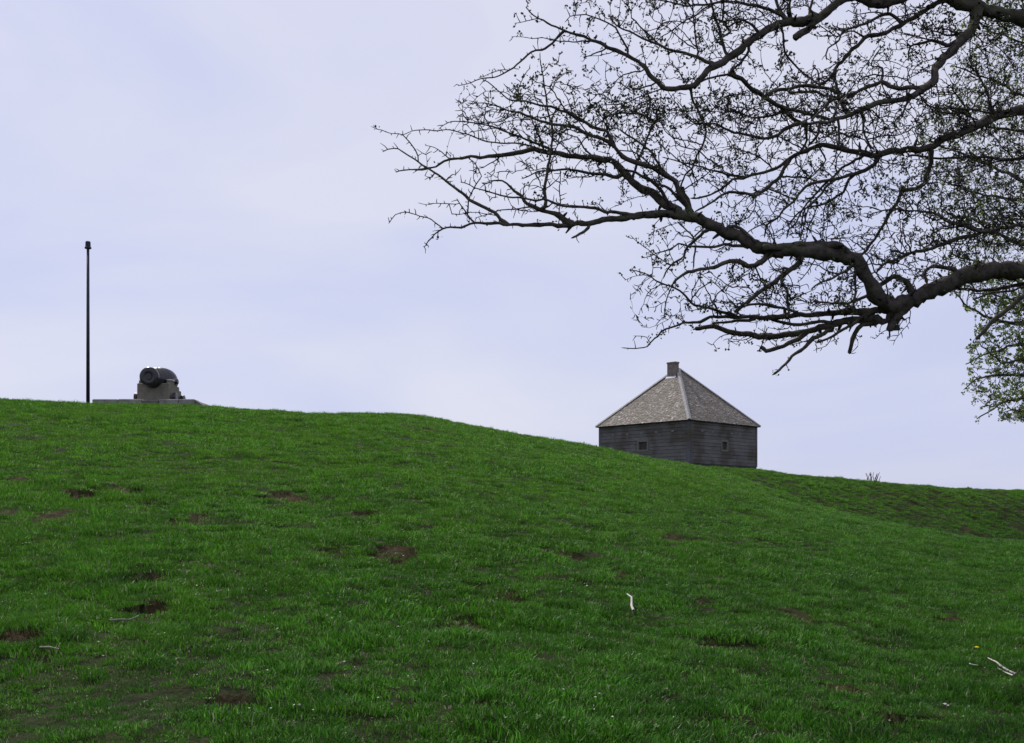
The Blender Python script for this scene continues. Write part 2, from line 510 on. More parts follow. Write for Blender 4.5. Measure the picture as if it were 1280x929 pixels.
# one sheet, fine where the photograph looks, coarse elsewhere
th = np.concatenate([np.radians(np.arange(-180, -41, 4.0)), np.radians(np.arange(-41, -28, 0.25)), np.radians(np.arange(-28, 28.001, 0.115)), np.radians(np.arange(28.25, 41.1, 0.25)), np.radians(np.arange(44, 180.01, 4.0))])
rr = np.concatenate([[0.0, 1.0, 2.0, 3.0, 4.0], 4.6 * np.exp(np.arange(0, 480) * 0.0061), [92, 98, 106, 116, 130, 150, 180, 230, 320, 500, 900, 1600, 3000]])
T, R = np.meshgrid(th, rr)
X = R * np.sin(T); Yg = R * np.cos(T)
Z = height(X, Yg)
m_soil, _ = soil_mask(X.ravel(), Yg.ravel())
V = np.stack([X.ravel(), Yg.ravel(), Z.ravel()], 1)
nt_, nr_ = len(th), len(rr)
i, j = np.meshgrid(np.arange(nt_ - 1), np.arange(nr_ - 1))
a = (j * nt_ + i).ravel()
Fq = np.stack([a, a + 1, a + nt_ + 1, a + nt_], 1)[:, ::-1]
me = np_mesh("ground", V, Fq)
at = me.attributes.new("soil", 'FLOAT', 'POINT')
at.data.foreach_set("value", m_soil.astype(np.float32))
me.materials.append(M_ground)
ground = link("ground", me, kind="structure")
ground["label"] = "green grassy hillside with bare soil patches"

# ------------------------------------------------------------------ grass tufts
def tuft_mesh(name, n, rad, hmin, hmax, wid, dead=0.05, broad=False, seed=0):
    q = random.Random(seed)
    mb = MB()
    for k in range(n):
        a = q.uniform(0, 6.283); rr_ = rad * math.sqrt(q.random())
        bx, by = rr_ * math.cos(a), rr_ * math.sin(a)
        h = q.uniform(hmin, hmax) * (1 - 0.3 * rr_ / rad)
        la = a + q.uniform(-1.2, 1.2); lean = q.uniform(0.15, 1.35) * h
        w = wid * q.uniform(0.7, 1.3)
        fa = q.uniform(0, 6.283)
        wx, wy = math.cos(fa) * w / 2, math.sin(fa) * w / 2
        lx, ly = math.cos(la) * lean, math.sin(la) * lean
        tone = 1.0 if q.random() < dead else 0.0
        if tone: h *= 0.8
        if broad:
            vs = [(bx, by, 0), (bx + lx*.4 - wx, by + ly*.4 - wy, h*.5), (bx + lx*.4 + wx, by + ly*.4 + wy, h*.5), (bx + lx, by + ly, h*.75)]
            fs = [(0, 2, 1), (1, 2, 3)]
        else:
            vs = [(bx - wx, by - wy, -0.01), (bx + wx, by + wy, -0.01), (bx + lx*.35 - wx*.8, by + ly*.35 - wy*.8, h*.6), (bx + lx*.35 + wx*.8, by + ly*.35 + wy*.8, h*.6), (bx + lx, by + ly, h)]
            fs = [(0, 1, 3, 2), (2, 3, 4)]
        mb.add(vs, fs, tone)
    me = mb.mesh(name)
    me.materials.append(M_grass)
    return me

tufts = bpy.data.collections.new("grass_tufts")
specs = [(60, .13, .028, .070, .0075, .035, False), (60, .13, .022, .052, .0075, .06, False), (56, .11, .045, .10, .0070, .04, False),
         (54, .14, .015, .042, .0075, .20, False), (50, .12, .015, .04, .018, .05, True)]
for k, s in enumerate(specs):
    o = bpy.data.objects.new("grass_tuft", tuft_mesh("grass_tuft", *s, seed=k + 3))
    o.location = (0, 0, 0)
    tufts.objects.link(o)

def scatter(r0, r1, dens, scl):
    area = 0.5 * math.radians(80) * (r1 * r1 - r0 * r0)
    n = int(area * dens)
    r = np.sqrt(rng.random(n) * (r1 * r1 - r0 * r0) + r0 * r0)
    t = np.radians(rng.uniform(-40, 40, n))
    x = r * np.sin(t); y = r * np.cos(t)
    m, _ = soil_mask(x, y)
    gap = smooth01((fbm(x * 4.5, y * 4.5, 3, 140) + 0.12 * fbm(x * .5, y * .5, 2, 141) - 0.30) / 0.2)
    keep = rng.random(n) > np.maximum(m * 0.86, gap * 0.75)
    # behind the near crest on the left nothing can be seen: thin out
    x, y, m = x[keep], y[keep], m[keep]
    z = height(x, y)
    lush = 0.5 + 0.45 * fbm(x * 0.5, y * 0.5, 3, 90) + 0.75 * fbm(x * 2.8, y * 2.8, 3, 95)
    s = scl * (0.66 + 0.6 * np.clip(lush, 0, 1.3)) * rng.uniform(0.8, 1.25, len(x)) * (1 - 0.45 * m)
    p = rng.random(len(x))
    idx = np.where(p < .34, 0, np.where(p < .60, 1, np.where(p < .60 + .16 * np.clip(lush * 1.4, 0, 1), 2, np.where(p < .90, 3, 4))))
    return np.stack([x, y, z], 1), s, idx
parts = [scatter(3.2, 7, 260, 0.66), scatter(7, 12, 220, 0.72), scatter(12, 20, 150, 0.85), scatter(20, 32, 90, 1.0), scatter(32, 50, 48, 1.25), scatter(50, 80, 34, 1.35)]
P = np.concatenate([p[0] for p in parts]); S_ = np.concatenate([p[1] for p in parts]); I_ = np.concatenate([p[2] for p in parts])
gm = bpy.data.meshes.new("grass")
gm.vertices.add(len(P)); gm.vertices.foreach_set("co", P.astype(np.float32).ravel())
a1 = gm.attributes.new("size", 'FLOAT', 'POINT'); a1.data.foreach_set("value", S_.astype(np.float32))
a2 = gm.attributes.new("pick", 'INT', 'POINT'); a2.data.foreach_set("value", I_.astype(np.int32))
a3 = gm.attributes.new("spin", 'FLOAT_VECTOR', 'POINT')
spin = np.stack([rng.normal(0, .12, len(P)), rng.normal(0, .12, len(P)), rng.uniform(0, 6.283, len(P))], 1)
a3.data.foreach_set("vector", spin.astype(np.float32).ravel())
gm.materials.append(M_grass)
grass = link("grass", gm, kind="stuff")
grass["label"] = "short green grass covering the hillside"
grass["category"] = "grass"
ng = bpy.data.node_groups.new("grass_scatter", 'GeometryNodeTree')
ng.interface.new_socket("Geometry", in_out='INPUT', socket_type='NodeSocketGeometry')
ng.interface.new_socket("Geometry", in_out='OUTPUT', socket_type='NodeSocketGeometry')
gi = ng.nodes.new('NodeGroupInput'); go = ng.nodes.new('NodeGroupOutput')
iop = ng.nodes.new('GeometryNodeInstanceOnPoints')
ci = ng.nodes.new('GeometryNodeCollectionInfo')
ci.inputs['Collection'].default_value = tufts
ci.inputs['Separate Children'].default_value = True
ci.inputs['Reset Children'].default_value = True
def named(n, t):
    q = ng.nodes.new('GeometryNodeInputNamedAttribute'); q.data_type = t; q.inputs['Name'].default_value = n
    return q.outputs[0]
e2r = ng.nodes.new('FunctionNodeEulerToRotation')
ng.links.new(named("spin", 'FLOAT_VECTOR'), e2r.inputs[0])
ng.links.new(gi.outputs[0], iop.inputs['Points'])
ng.links.new(ci.outputs[0], iop.inputs['Instance'])
iop.inputs['Pick Instance'].default_value = True
ng.links.new(named("pick", 'INT'), iop.inputs['Instance Index'])
ng.links.new(e2r.outputs[0], iop.inputs['Rotation'])
ng.links.new(named("size", 'FLOAT'), iop.inputs['Scale'])
ng.links.new(iop.outputs[0], go.inputs[0])
md = grass.modifiers.new("grass_scatter", 'NODES'); md.node_group = ng

# ------------------------------------------------------------------ blockhouse
BC = (10.6, 69.0); BR = math.radians(45 - 1.4); BH = 3.56
Z0 = 4.87; Z1 = 7.46
house = thing("blockhouse", "dark weathered timber blockhouse with shingled pyramid roof behind the slope", "blockhouse", (BC[0], BC[1], Z0), BR)
HW = Z1 - Z0
TH = 0.16
NC = 12
def wall_timbers(side, win=None):
    """side 0: faces local -x (left in the photo); 1: faces -y (right); 2: +x ; 3: +y.  win=(centre t along, half width, z0, z1)"""
    M = Matrix.Rotation(math.radians([-90, 0, 90, 180][side]), 4, 'Z')
    ch = HW / NC
    for k in range(NC):
        z0 = k * ch + 0.006; z1 = (k + 1) * ch - 0.006
        spans = [(-BH + TH + .01, BH - TH - .01)]
        if win and z1 > win[2] and z0 < win[3]:
            spans = [(-BH + TH + .01, win[0] - win[1]), (win[0] + win[1], BH - TH - .01)]
        # long timbers are butted somewhere along the wall
        out = []
        for (a, b) in spans:
            if b - a > 4 and rnd.random() < .6:
                c = a + (b - a) * rnd.uniform(.3, .7)
                out += [(a, c - .006), (c + .006, b)]
            else:
                out.append((a, b))
        for (a, b) in out:
            pr = rnd.uniform(-.012, .012)
            mb = MB(); mb.box(a, b, -BH + pr, -BH + TH, z0, z1, 0.008, M)
            link("timber", mb.mesh("timber"), house, M_timber)
WIN_L = (0.06, 0.40, 0.872, 1.505)     # along local axis of the left wall
WIN_R = (0.02, 0.33, 0.872, 1.505)
wall_timbers(0, WIN_L); wall_timbers(1, WIN_R); wall_timbers(2); wall_timbers(3)
def window(side, win):
    M = Matrix.Rotation(math.radians([-90, 0, 90, 180][side]), 4, 'Z')
    c, hw, z0, z1 = win
    fr = MB(); b = .075
    y0, y1 = -BH - .035, -BH + TH - .01
    fr.box(c - hw - .04, c - hw + b, y0, y1, z0 - .04, z1 + .04, .006, M)
    fr.box(c + hw - b, c + hw + .04, y0, y1, z0 - .04, z1 + .04, .006, M)
    fr.box(c - hw + b, c + hw - b, y0 + .004, y1, z1 - b, z1 + .04, .006, M)
    fr.box(c - hw + b, c + hw - b, y0 + .004, y1, z0 - .04, z0 + b, .006, M)
    w = link("window", fr.mesh("window"), house, M_frame)
    n = 4; step = (2 * hw - 2 * b) / n
    for k in range(n):
        s = MB(); s.box(c - hw + b + k * step + .006, c - hw + b + (k + 1) * step - .006, -BH + .07, -BH + .10, z0 + b + .003, z1 - b - .003, 0, M)
        link("shutter_board", s.mesh("shutter_board"), w, M_shutter)
window(0, WIN_L); window(1, WIN_R)
def loophole(side, u, z):
    M = Matrix.Rotation(math.radians([-90, 0, 90, 180][side]), 4, 'Z')
    mb = MB(); mb.box(u - .10, u + .10, -BH - .022, -BH + .03, z - .055, z + .065, .008, M)
    link("loophole_plug", mb.mesh("loophole_plug"), house, M_plug)
for u in (-2.35, -1.2, -.05, 1.1, 2.35): loophole(0, u, 1.97 )
for u in (-2.25, -1.25, 0.75, 1.65): loophole(1, u, 1.97)
# corner boards
for sx, sy in ((-1, -1), (1, -1), (-1, 1), (1, 1)):
    mb = MB()
    x0, x1 = sorted((sx * (BH - TH), sx * (BH + .018))); y0, y1 = sorted((sy * (BH - TH), sy * (BH + .018)))
    mb.box(x0, x1, y0, y1, 0.002, HW - .01, .01)
    if sx == -1 and sy == -1:
        mb.box(-BH + TH + .003, -BH + .30, -BH - .024, -BH + .02, 0.004, HW - .014, .006)
    link("corner_board", mb.mesh("corner_board"), house, M_trim)
# floor slab of the jettied storey and the narrower lower storey
mb = MB(); mb.box(-BH + .02, BH - .02, -BH + .02, BH - .02, -.14, -.002, .01)
link("floor", mb.mesh("floor"), house, M_deck)
for k in range(8):
    for side in range(4):
        M = Matrix.Rotation(math.radians(90 * side), 4, 'Z')
        mb = MB(); mb.box(-BH + .5, BH - .5 - .17, -BH + .35 + rnd.uniform(-.01, .01), -BH + .52, -.14 - (k + 1) * .3 + .004, -.146 - k * .3, .008, M)
        link("lower_timber", mb.mesh("lower_timber"), house, M_timber)
for k in range(9):
    mb = MB(); u = -BH + .3 + k * (2 * BH - .6) / 8
    mb.box(u - .09, u + .09, -BH - .0 + .03, BH - .03, -.30, -.145, .01)
# roof
EO = 0.15; EZ = HW - 0.01; APZ = 11.16 - Z0
RB = BH + EO
roofm = MB()
roofm.add([(-RB, -RB, EZ), (RB, -RB, EZ), (RB, RB, EZ), (-RB, RB, EZ), (0, 0, APZ), (-RB, -RB, EZ - .05), (RB, -RB, EZ - .05), (RB, RB, EZ - .05), (-RB, RB, EZ - .05)],
          [(0, 1, 4), (1, 2, 4), (2, 3, 4), (3, 0, 4), (5, 6, 1, 0), (6, 7, 2, 1), (7, 8, 3, 2), (8, 5, 0, 3), (8, 7, 6, 5)])
roof = link("roof", roofm.mesh("roof"), house, M_deck)
slope = math.hypot(RB, APZ - EZ)
def face_basis(side):
    Rz = Matrix.Rotation(math.radians([-90, 0, 90, 180][side]), 3, 'Z')
    O = Rz @ Vector((0, -RB, EZ)); Xv = Rz @ Vector((1, 0, 0)); Sv = (Rz @ Vector((0, RB, APZ - EZ))).normalized(); N = Xv.cross(Sv)
    return O, Xv, Sv, N
for side in range(4):
    O, Xv, Sv, N = face_basis(side)
    mb = MB()
    rows = 44; ex = slope / rows
    for r_ in range(rows):
        s0 = r_ * ex - .03
        hw = RB * (1 - (s0 + .03) / slope)
        u = -hw + rnd.uniform(-.1, 0)
        while u < hw:
            w = rnd.uniform(.07, .16)
            a = max(u, -hw); b = min(u + w - .006, hw)
            if b - a > .02:
                jit = rnd.uniform(-.015, .015); lift = rnd.uniform(.018, .036)
                sb = s0 + jit; stp = min(s0 + ex * 1.25, slope)
                tpf = RB * (1 - stp / slope)
                at_ = max(a, -tpf - .02) if tpf > 0 else 0; bt = min(b, tpf + .02) if tpf > 0 else 0
                at_ = min(at_, b); bt = max(bt, a)
                pts = [O + Xv*a + Sv*sb + N*lift, O + Xv*b + Sv*sb + N*lift, O + Xv*bt + Sv*stp + N*.006, O + Xv*at_ + Sv*stp + N*.006,
                       O + Xv*a + Sv*sb - N*.002, O + Xv*b + Sv*sb - N*.002]
                tone = min(1, max(0, rnd.gauss(.45, .2))) if rnd.random() > .07 else rnd.uniform(.85, 1.0)
                mb.add(pts, [(0, 1, 2, 3), (4, 5, 1, 0), (0, 3, 4), (1, 5, 2)], tone)
            u += w
    s = link("shingle", mb.mesh("shingle"), roof, M_shingle, "stuff")
# hip boards
for sx, sy in ((-1, -1), (1, -1), (-1, 1), (1, 1)):
    p0 = Vector((sx * RB, sy * RB, EZ + .01)); p1 = Vector((sx * .05, sy * .05, APZ + .01))
    d = (p1 - p0).normalized(); up = Vector((0, 0, 1)); side_ = d.cross(up).normalized(); nn = side_.cross(d).normalized()
    for q in (-1, 1):
        mb = MB()
        drop = 0.075
        A = [p0 + nn*.045, p1 + nn*.045, p1 + nn*(.045 - drop) + side_*q*.13, p0 + nn*(.045 - drop) + side_*q*.13]
        B = [p + nn*.022 for p in A]
        mb.add(A + B, [(0, 1, 2, 3), (4, 7, 6, 5), (0, 4, 5, 1), (2, 6, 7, 3), (1, 5, 6, 2), (3, 7, 4, 0)])
        link("hip_board", mb.mesh("hip_board"), roof, M_hip)
# chimney on the left face just under the apex (local -x side)
cb = MB()
cx0, cx1, cy0, cy1 = -0.64, -0.27, -0.29, 0.37
cb.box(cx0, cx1, cy0, cy1, APZ - 1.0, APZ + .34, .012)
chim = link("chimney", cb.mesh("chimney"), roof, M_brick)
cb = MB(); cb.box(cx0 - .03, cx1 + .03, cy0 - .03, cy1 + .03, APZ + .27, APZ + .37, .012)
cap = link("chimney_cap", cb.mesh("chimney_cap"), roof, M_brick)
fb = MB()
zf_ = EZ + (APZ - EZ) * (1 - .70 / RB)
fb.add([(cx0 - .09, cy0 - .08, zf_ - .0), (cx0 - .09, cy1 + .08, zf_ - .0), (cx0 - .004, cy1 + .08, zf_ + .10), (cx0 - .004, cy0 - .08, zf_ + .10),
        (cx0 - .09, cy0 - .08, zf_ + .035), (cx0 - .09, cy1 + .08, zf_ + .035), (cx0 - .004, cy1 + .08, zf_ + .16), (cx0 - .004, cy0 - .08, zf_ + .16)],
       [(0, 1, 2, 3), (4, 7, 6, 5), (0, 4, 5, 1), (1, 5, 6, 2), (2, 6, 7, 3), (3, 7, 4, 0)])
link("flashing", fb.mesh("flashing"), roof, M_flash)

# ------------------------------------------------------------------ gun on its platform
def at_depth(px, py, d):
    return Vector(((px - 640) / F * d, d, CAMZ + (HOR - py) / F * d))
GD = 36.0
ptop = at_depth(186, 500.3, GD).z
plx0 = at_depth(120, 500, GD).x; plx1 = at_depth(247, 500, GD).x
plat = thing("gun_platform", "low grey concrete platform under the black cannon", "platform", ((plx0 + plx1) / 2, GD + 1.3, ptop - .30))
w2 = (plx1 - plx0) / 2
edges = [-w2, -w2 + .85, -w2 + 1.64, -w2 + 2.2, -w2 + 2.85, w2]
for k in range(5):
    mb = MB(); m = M_slabdark if k == 2 else M_slab
    zt = .30 + (0 if k != 2 else -.035)
    mb.box(edges[k] + .006, edges[k + 1] - .006, -1.65, -1.05, -.6, zt + rnd.uniform(-.006, .006), .02)
    link("kerb_stone", mb.mesh("kerb_stone"), plat, m)
mb = MB(); mb.box(-w2 + .02, w2 - .02, -1.044, 2.0, -.6, .285, .02)
link("slab", mb.mesh("slab"), plat, M_slab)
mb = MB()
mb.add([(w2 + .004, -1.6, .27), (w2 + .55, -1.6, -.10), (w2 + .55, -1.6, -.6), (w2 + .004, -1.6, -.6),
        (w2 + .004, 1.9, .27), (w2 + .55, 1.9, -.10), (w2 + .55, 1.9, -.6), (w2 + .004, 1.9, -.6)],
       [(0, 1, 2, 3), (7, 6, 5, 4), (0, 4, 5, 1), (1, 5, 6, 2), (2, 6, 7, 3), (3, 7, 4, 0)][::1])
link("ramp", mb.mesh("ramp"), plat, M_slabdark)

mc = at_depth(185.6, 470.6, GD)
gun = thing("cannon", "black muzzle loading cannon on low iron carriage atop the left hill", "cannon", (mc.x, GD, ptop), math.radians(-2.5))
zc_ = mc.z - ptop
Mb = Matrix.Translation((0, 0, zc_)) @ Matrix.Rotation(math.radians(-90), 4, 'X')   # lathe z -> +Y (away)
R0 = .335
prof = [(.10, .55), (.11, .02), (.155, -.002), (R0 - .05, -.004), (R0 - .015, .03), (R0 - .01, .14), (R0 - .04, .18), (R0 - .04, .30), (R0 + .005, .34), (R0 + .015, .62), (R0 + .055, .65), (R0 + .06, .95), (R0 + .10, .98), (R0 + .105, 1.25), (R0 + .125, 1.28), (R0 + .125, 1.50), (R0 + .09, 1.62), (R0 - .03, 1.72), (.15, 1.78), (.08, 1.80)]
mb = MB(); mb.lathe(prof[1:], 40, Mb)
barrel = link("barrel", mb.mesh("barrel", True), gun, M_iron)
mb = MB(); mb.lathe([(.108, -.006), (.108, .0), (.10, .004)], 24, Mb)
link("muzzle_plug", mb.mesh("muzzle_plug"), barrel, M_iron)
mb = MB(); mb.lathe([(.07, 1.80), (.06, 1.84), (.10, 1.90), (.12, 1.96), (.09, 2.02), (.03, 2.04)], 20, Mb)
link("cascabel", mb.mesh("cascabel", True), barrel, M_iron)
Mt = Matrix.Translation((0, 1.05, zc_ - .05)) @ Matrix.Rotation(math.radians(90), 4, 'Y')
mb = MB(); mb.lathe([(.09, -.62), (.10, -.60), (.10, .60), (.09, .62)], 20, Mt)
link("trunnion", mb.mesh("trunnion", True), barrel, M_iron)
# carriage: stepped cheeks, breast plate, axles and trucks
for s_ in (-1, 1):
    x0, x1 = sorted((s_ * .42, s_ * .53))
    # side profile in y,z
    top = zc_ - .06
    pr = [(.52, .03), (.52, top - .02), (1.20, top), (1.22, top - .14), (1.42, top - .14), (1.44, top - .26), (1.62, top - .26), (1.64, .03)]
    n = len(pr)
    vs = [(x0, y, z) for y, z in pr] + [(x1, y, z) for y, z in pr]
    fs = [tuple(range(n)), tuple(range(2*n - 1, n - 1, -1))] + [(i_, i_ + n, (i_ + 1) % n + n, (i_ + 1) % n) for i_ in range(n)]
    mb = MB(); mb.add(vs, fs)
    me_ = mb.mesh("cheek")
    link("cheek", me_, gun, M_carriage)
    mb = MB(); mb.box(min(s_*.38, s_*.56), max(s_*.38, s_*.56), .60, 1.30, top + .002, top + .035, .006)
    link("cap_square", mb.mesh("cap_square"), gun, M_flash)  # cap squares in pale metal, painting the lit top of the cheeks
mb = MB(); mb.box(-.55, .55, .40, .515, .02, zc_ - .17, .02)
link("breast_plate", mb.mesh("breast_plate"), gun, M_carriage)
mb = MB(); mb.box(-.395, .395, .9, 1.6, .12, .30, .02)
link("bed_plate", mb.mesh("bed_plate"), gun, M_carriage)
for yy in (.66, 1.42):
    mb = MB(); mb.box(-.70, .70, yy - .07, yy + .07, .08, .21, .015)
    link("axle", mb.mesh("axle"), gun, M_carriage)
    for s_ in (-1, 1):
        Mw = Matrix.Translation((s_ * .66, yy, .165)) @ Matrix.Rotation(math.radians(90), 4, 'Y')
        mb = MB(); mb.lathe([(.12, -.065), (.16, -.05), (.16, .05), (.12, .065)], 20, Mw)
        link("wheel", mb.mesh("wheel", False), gun, M_iron)

# ------------------------------------------------------------------ pole
pb = at_depth(110, 503, 35.6)
gz = float(height(pb.x, pb.y))
ptp = at_depth(110, 302, 35.6).z
pole = thing("flagpole", "tall dark pole with flared cap standing left of the cannon", "pole", (pb.x, pb.y, gz - .2))
PH = ptp - gz + .2
mb = MB(); mb.lathe([(.060, 0), (.052, PH * .5), (.043, PH - .22)], 16)
link("shaft", mb.mesh("shaft", True), pole, M_pole)
mb = MB(); mb.lathe([(.06, PH - .24), (.105, PH - .235), (.108, PH - .19), (.085, PH - .17), (.082, PH - .03), (.07, PH)], 16)
link("cap", mb.mesh("cap"), pole, M_pole)
mb = MB(); mb.lathe([(.11, .12), (.11, .26), (.075, .28)], 16)
link("collar", mb.mesh("collar"), pole, M_pole)

# ------------------------------------------------------------------ trees
TR = random.Random(5)
def catmull(P, step):
    out = []
    P = [np.array(p, float) for p in P]
    n = len(P)
    for k in range(n - 1):
        p0 = P[max(k - 1, 0)]; p1 = P[k]; p2 = P[k + 1]; p3 = P[min(k + 2, n - 1)]
        m = max(2, int(np.linalg.norm((p2 - p1)[:2]) / step))
        for i_ in range(m):
            t = i_ / m
            cr = (0.5 * ((2*p1) + (-p0 + p2)*t + (2*p0 - 5*p1 + 4*p2 - p3)*t*t + (-p0 + 3*p1 - 3*p2 + p3)*t**3))
            out.append(cr * .55 + (p1 * (1 - t) + p2 * t) * .45)
    out.append(P[-1])
    return np.array(out)

def frames(pts):
    """parallel transported side vectors"""
    n = len(pts)
    T_ = np.gradient(pts, axis=0); T_ /= np.linalg.norm(T_, axis=1)[:, None] + 1e-9
    a = np.cross(T_[0], [0.2, 0.3, 0.93]); a /= np.linalg.norm(a) + 1e-9
    A = [a]
    for k in range(1, n):
        a = A[-1] - T_[k] * np.dot(A[-1], T_[k]); a /= np.linalg.norm(a) + 1e-9
        A.append(a)
    A = np.array(A); B = np.cross(T_, A)
    return T_, A, B

def tube(pts, rad, sides, rough=0.0):
    T_, A, B = frames(pts)
    n = len(pts)
    ang = np.arange(sides) * 2 * np.pi / sides
    r = np.repeat(np.asarray(rad)[:, None], sides, 1)
    if rough:
        seed = TR.randrange(1000)
        nn = np.arange(n)[:, None] * 0.8 + np.zeros((1, sides)); aa = np.cos(ang)[None, :] * 1.3 + np.zeros((n, 1)); bb = np.sin(ang)[None, :] * 1.3
        r = r * (1 + rough * (vnoise(nn + bb * 1.0, aa + 31, seed) - .5) * 2 + rough * .6 * (vnoise(nn * 2.1 + bb * 2, aa * 2.3 + 77, seed + 1) - .5) * 2)
    V = pts[:, None, :] + r[:, :, None] * (A[:, None, :] * np.cos(ang)[None, :, None] + B[:, None, :] * np.sin(ang)[None, :, None])
    V = V.reshape(-1, 3)
    i_, j_ = np.meshgrid(np.arange(sides), np.arange(n - 1))
    a_ = (j_ * sides + i_).ravel(); b_ = (j_ * sides + (i_ + 1) % sides).ravel()
    Fq = np.stack([a_, b_, b_ + sides, a_ + sides], 1)
    # closed tip: a last ring is shrunk by the caller
    return V, Fq

class Tree:
    def __init__(s, root, base_d, mat, mat_twig, mat_leaf):
        s.root = root; s.d = base_d; s.mat = mat; s.mt = mat_twig; s.ml = mat_leaf
        s.samples = []      # (px, py, depth, xyz, radius, tangent) along traced branches
        s.tw_pts = []; s.leaf = []
        s.cover = {}; s.budget = 9.0
    def world(s, px, py, d): return np.array([(px - 640) / F * d, d, CAMZ + (HOR - py) / F * d])
    def branch(s, pts, w0, w1, d=None, drift=None, name="branch", blunt=False):
        pts = [np.array(p, float) for p in pts]
        q = catmull([np.append(p, 0) for p in pts], 5.0)[:, :2]
        L = np.concatenate([[0], np.cumsum(np.linalg.norm(np.diff(q, axis=0), axis=1))]); t = L / L[-1]
        best = None
        if s.samples and d is None:
            S = np.array([(a[0], a[1]) for a in s.samples])
            dd = np.hypot(S[:, 0] - q[0, 0], S[:, 1] - q[0, 1])
            k = int(np.argmin(dd))
            if dd[k] < 26: best = s.samples[k]
        if d is None:
            d0 = best[2] if best is not None else s.d + TR.uniform(-.5, .4)
        else: d0 = d[0]
        lenm = L[-1] / F * s.d
        if d is not None: dep = np.interp(t, np.linspace(0, 1, len(d)), d)
        else:
            g = TR.uniform(-.42, .42) if drift is None else drift
            dep = d0 + g * lenm * t + .05 * lenm * np.sin(t * 7 + TR.uniform(0, 6)) * t
        # knobbly course
        wig = 2.3 if w0 > 3 else 1.6
        q = q.copy()
        sd = TR.randrange(9999)
        q[1:-1, 0] += wig * (vnoise(L[1:-1] / 9.0, np.full(len(L) - 2, .5), sd) - .5) * 2
        q[1:-1, 1] += wig * (vnoise(L[1:-1] / 11.0, np.full(len(L) - 2, 8.5), sd) - .5) * 2
        W = np.array([s.world(a, b, c) for (a, b), c in zip(q, dep)])
        if best is not None:
            W[0] = best[3]
        wpx = w0 + (w1 - w0) * t ** .9
        rad = wpx / 2 * dep / F * (.71 if w0 > 14 else .86 if w0 > 8 else .95)
        if best is not None and w0 > 3:
            rad[:2] *= 1.18
        if blunt: rad = np.append(rad, rad[-1] * .45); W = np.vstack([W, W[-1] + (W[-1] - W[-2]) * .25])
        else: rad = np.append(rad, rad[-1] * .25); W = np.vstack([W, W[-1] + (W[-1] - W[-2]) * .5])
        sides = 14 if w0 > 14 else 9 if w0 > 7 else 6 if w0 > 3 else 4
        V, Fq = tube(W, rad, sides, .30 if w0 > 5 else .16)
        n_ = len(V)
        me = np_mesh(name, V, Fq)
        me.materials.append(s.mat)
        o = link(name, me, s.root)
        if s.root is not None:
            o.matrix_parent_inverse = Matrix.Translation(-s.root.location)
        T_ = np.gradient(W, axis=0); T_ /= np.linalg.norm(T_, axis=1)[:, None] + 1e-9
        for k in range(len(q)):
            s.samples.append((q[k, 0], q[k, 1], dep[k], W[k], rad[k], T_[k], t[k]))
            c = s.cell(q[k, 0], q[k, 1]); s.cover[c] = s.cover.get(c, 0) + 5.0 * (1 + max(0, w0 - 3) * .25)
        return o
    def cell(s, px, py): return (int(px // 20), int(py // 20))
    def grow(s, target, maxn, lmin, lmax, rtw, seeds_from=None, keep_clear=None, updir=(0, 0, .25), kids=True, unit=1.0):
        """twigs are started on the branches where the crown is still too thin"""
        src = [a for a in s.samples]
        pool = []
        rad_px = rtw * 2 / s.d * F
        n = 0; tries = 0
        S = src[:]
        while n < maxn and tries < maxn * 12:
            tries += 1
            a = S[TR.randrange(len(S))]
            p = a[3]; T_ = a[5]
            tg = target(a[0], a[1])
            if tg <= 0: continue
            L = TR.uniform(lmin, lmax) * (0.6 + .6 * TR.random())
            v = np.array([TR.gauss(0, 1), TR.gauss(0, .75), TR.gauss(0, 1)])
            v -= T_ * np.dot(v, T_); v /= np.linalg.norm(v) + 1e-9
            f = TR.uniform(.35, 1.5)
            dirv = v + T_ * f + np.array(updir) * TR.random()
            dirv /= np.linalg.norm(dirv)
            nseg = max(3, int(L / .045 / unit))
            pts = [p]
            dcur = dirv.copy()
            zig = np.array([TR.gauss(0, 1), TR.gauss(0, .8), TR.gauss(0, 1)]); zig -= dirv * np.dot(zig, dirv); zig /= np.linalg.norm(zig) + 1e-9
            curl = np.array([TR.gauss(0, .10), TR.gauss(0, .08), TR.gauss(0, .10) + .03])
            ok = True; cov = 0
            for k in range(nseg):
                dcur = dcur + curl + zig * (.30 if k % 2 else -.30) + np.array([TR.gauss(0, .19), TR.gauss(0, .14), TR.gauss(0, .19)])
                dcur /= np.linalg.norm(dcur)
                pts.append(pts[-1] + dcur * (L / nseg))
            # coverage test in the middle and at the tip
            cells = []
            for k, pt in enumerate(pts[1:]):
                d = pt[1]
                if d < 1: ok = False; break
                x = 640 + F * pt[0] / d; y = HOR - F * (pt[2] - CAMZ) / d
                c = s.cell(x, y); tt = target(x, y)
                if tt <= 0: ok = False; break
                cells.append(c)
                if s.cover.get(c, 0) > tt * s.budget: cov += 1
            if not ok or cov > len(cells) * .45: continue
            seg = L / nseg / s.d * F
            for c in cells: s.cover[c] = s.cover.get(c, 0) + seg
            pts = np.array(pts)
            r0 = min(rtw * TR.uniform(.8, 1.35), a[4] * .8)
            s.tw_pts.append((pts, np.linspace(r0, r0 * .45, len(pts))))
            n += 1
            # the new twig can carry further twigs
            if kids:
                TT = np.gradient(pts, axis=0); TT /= np.linalg.norm(TT, axis=1)[:, None] + 1e-9
                for k in range(1, len(pts)):
                    d = pts[k][1]
                    S.append((640 + F * pts[k][0] / d, HOR - F * (pts[k][2] - CAMZ) / d, d, pts[k], r0 * .8, TT[k], .5))
        return n
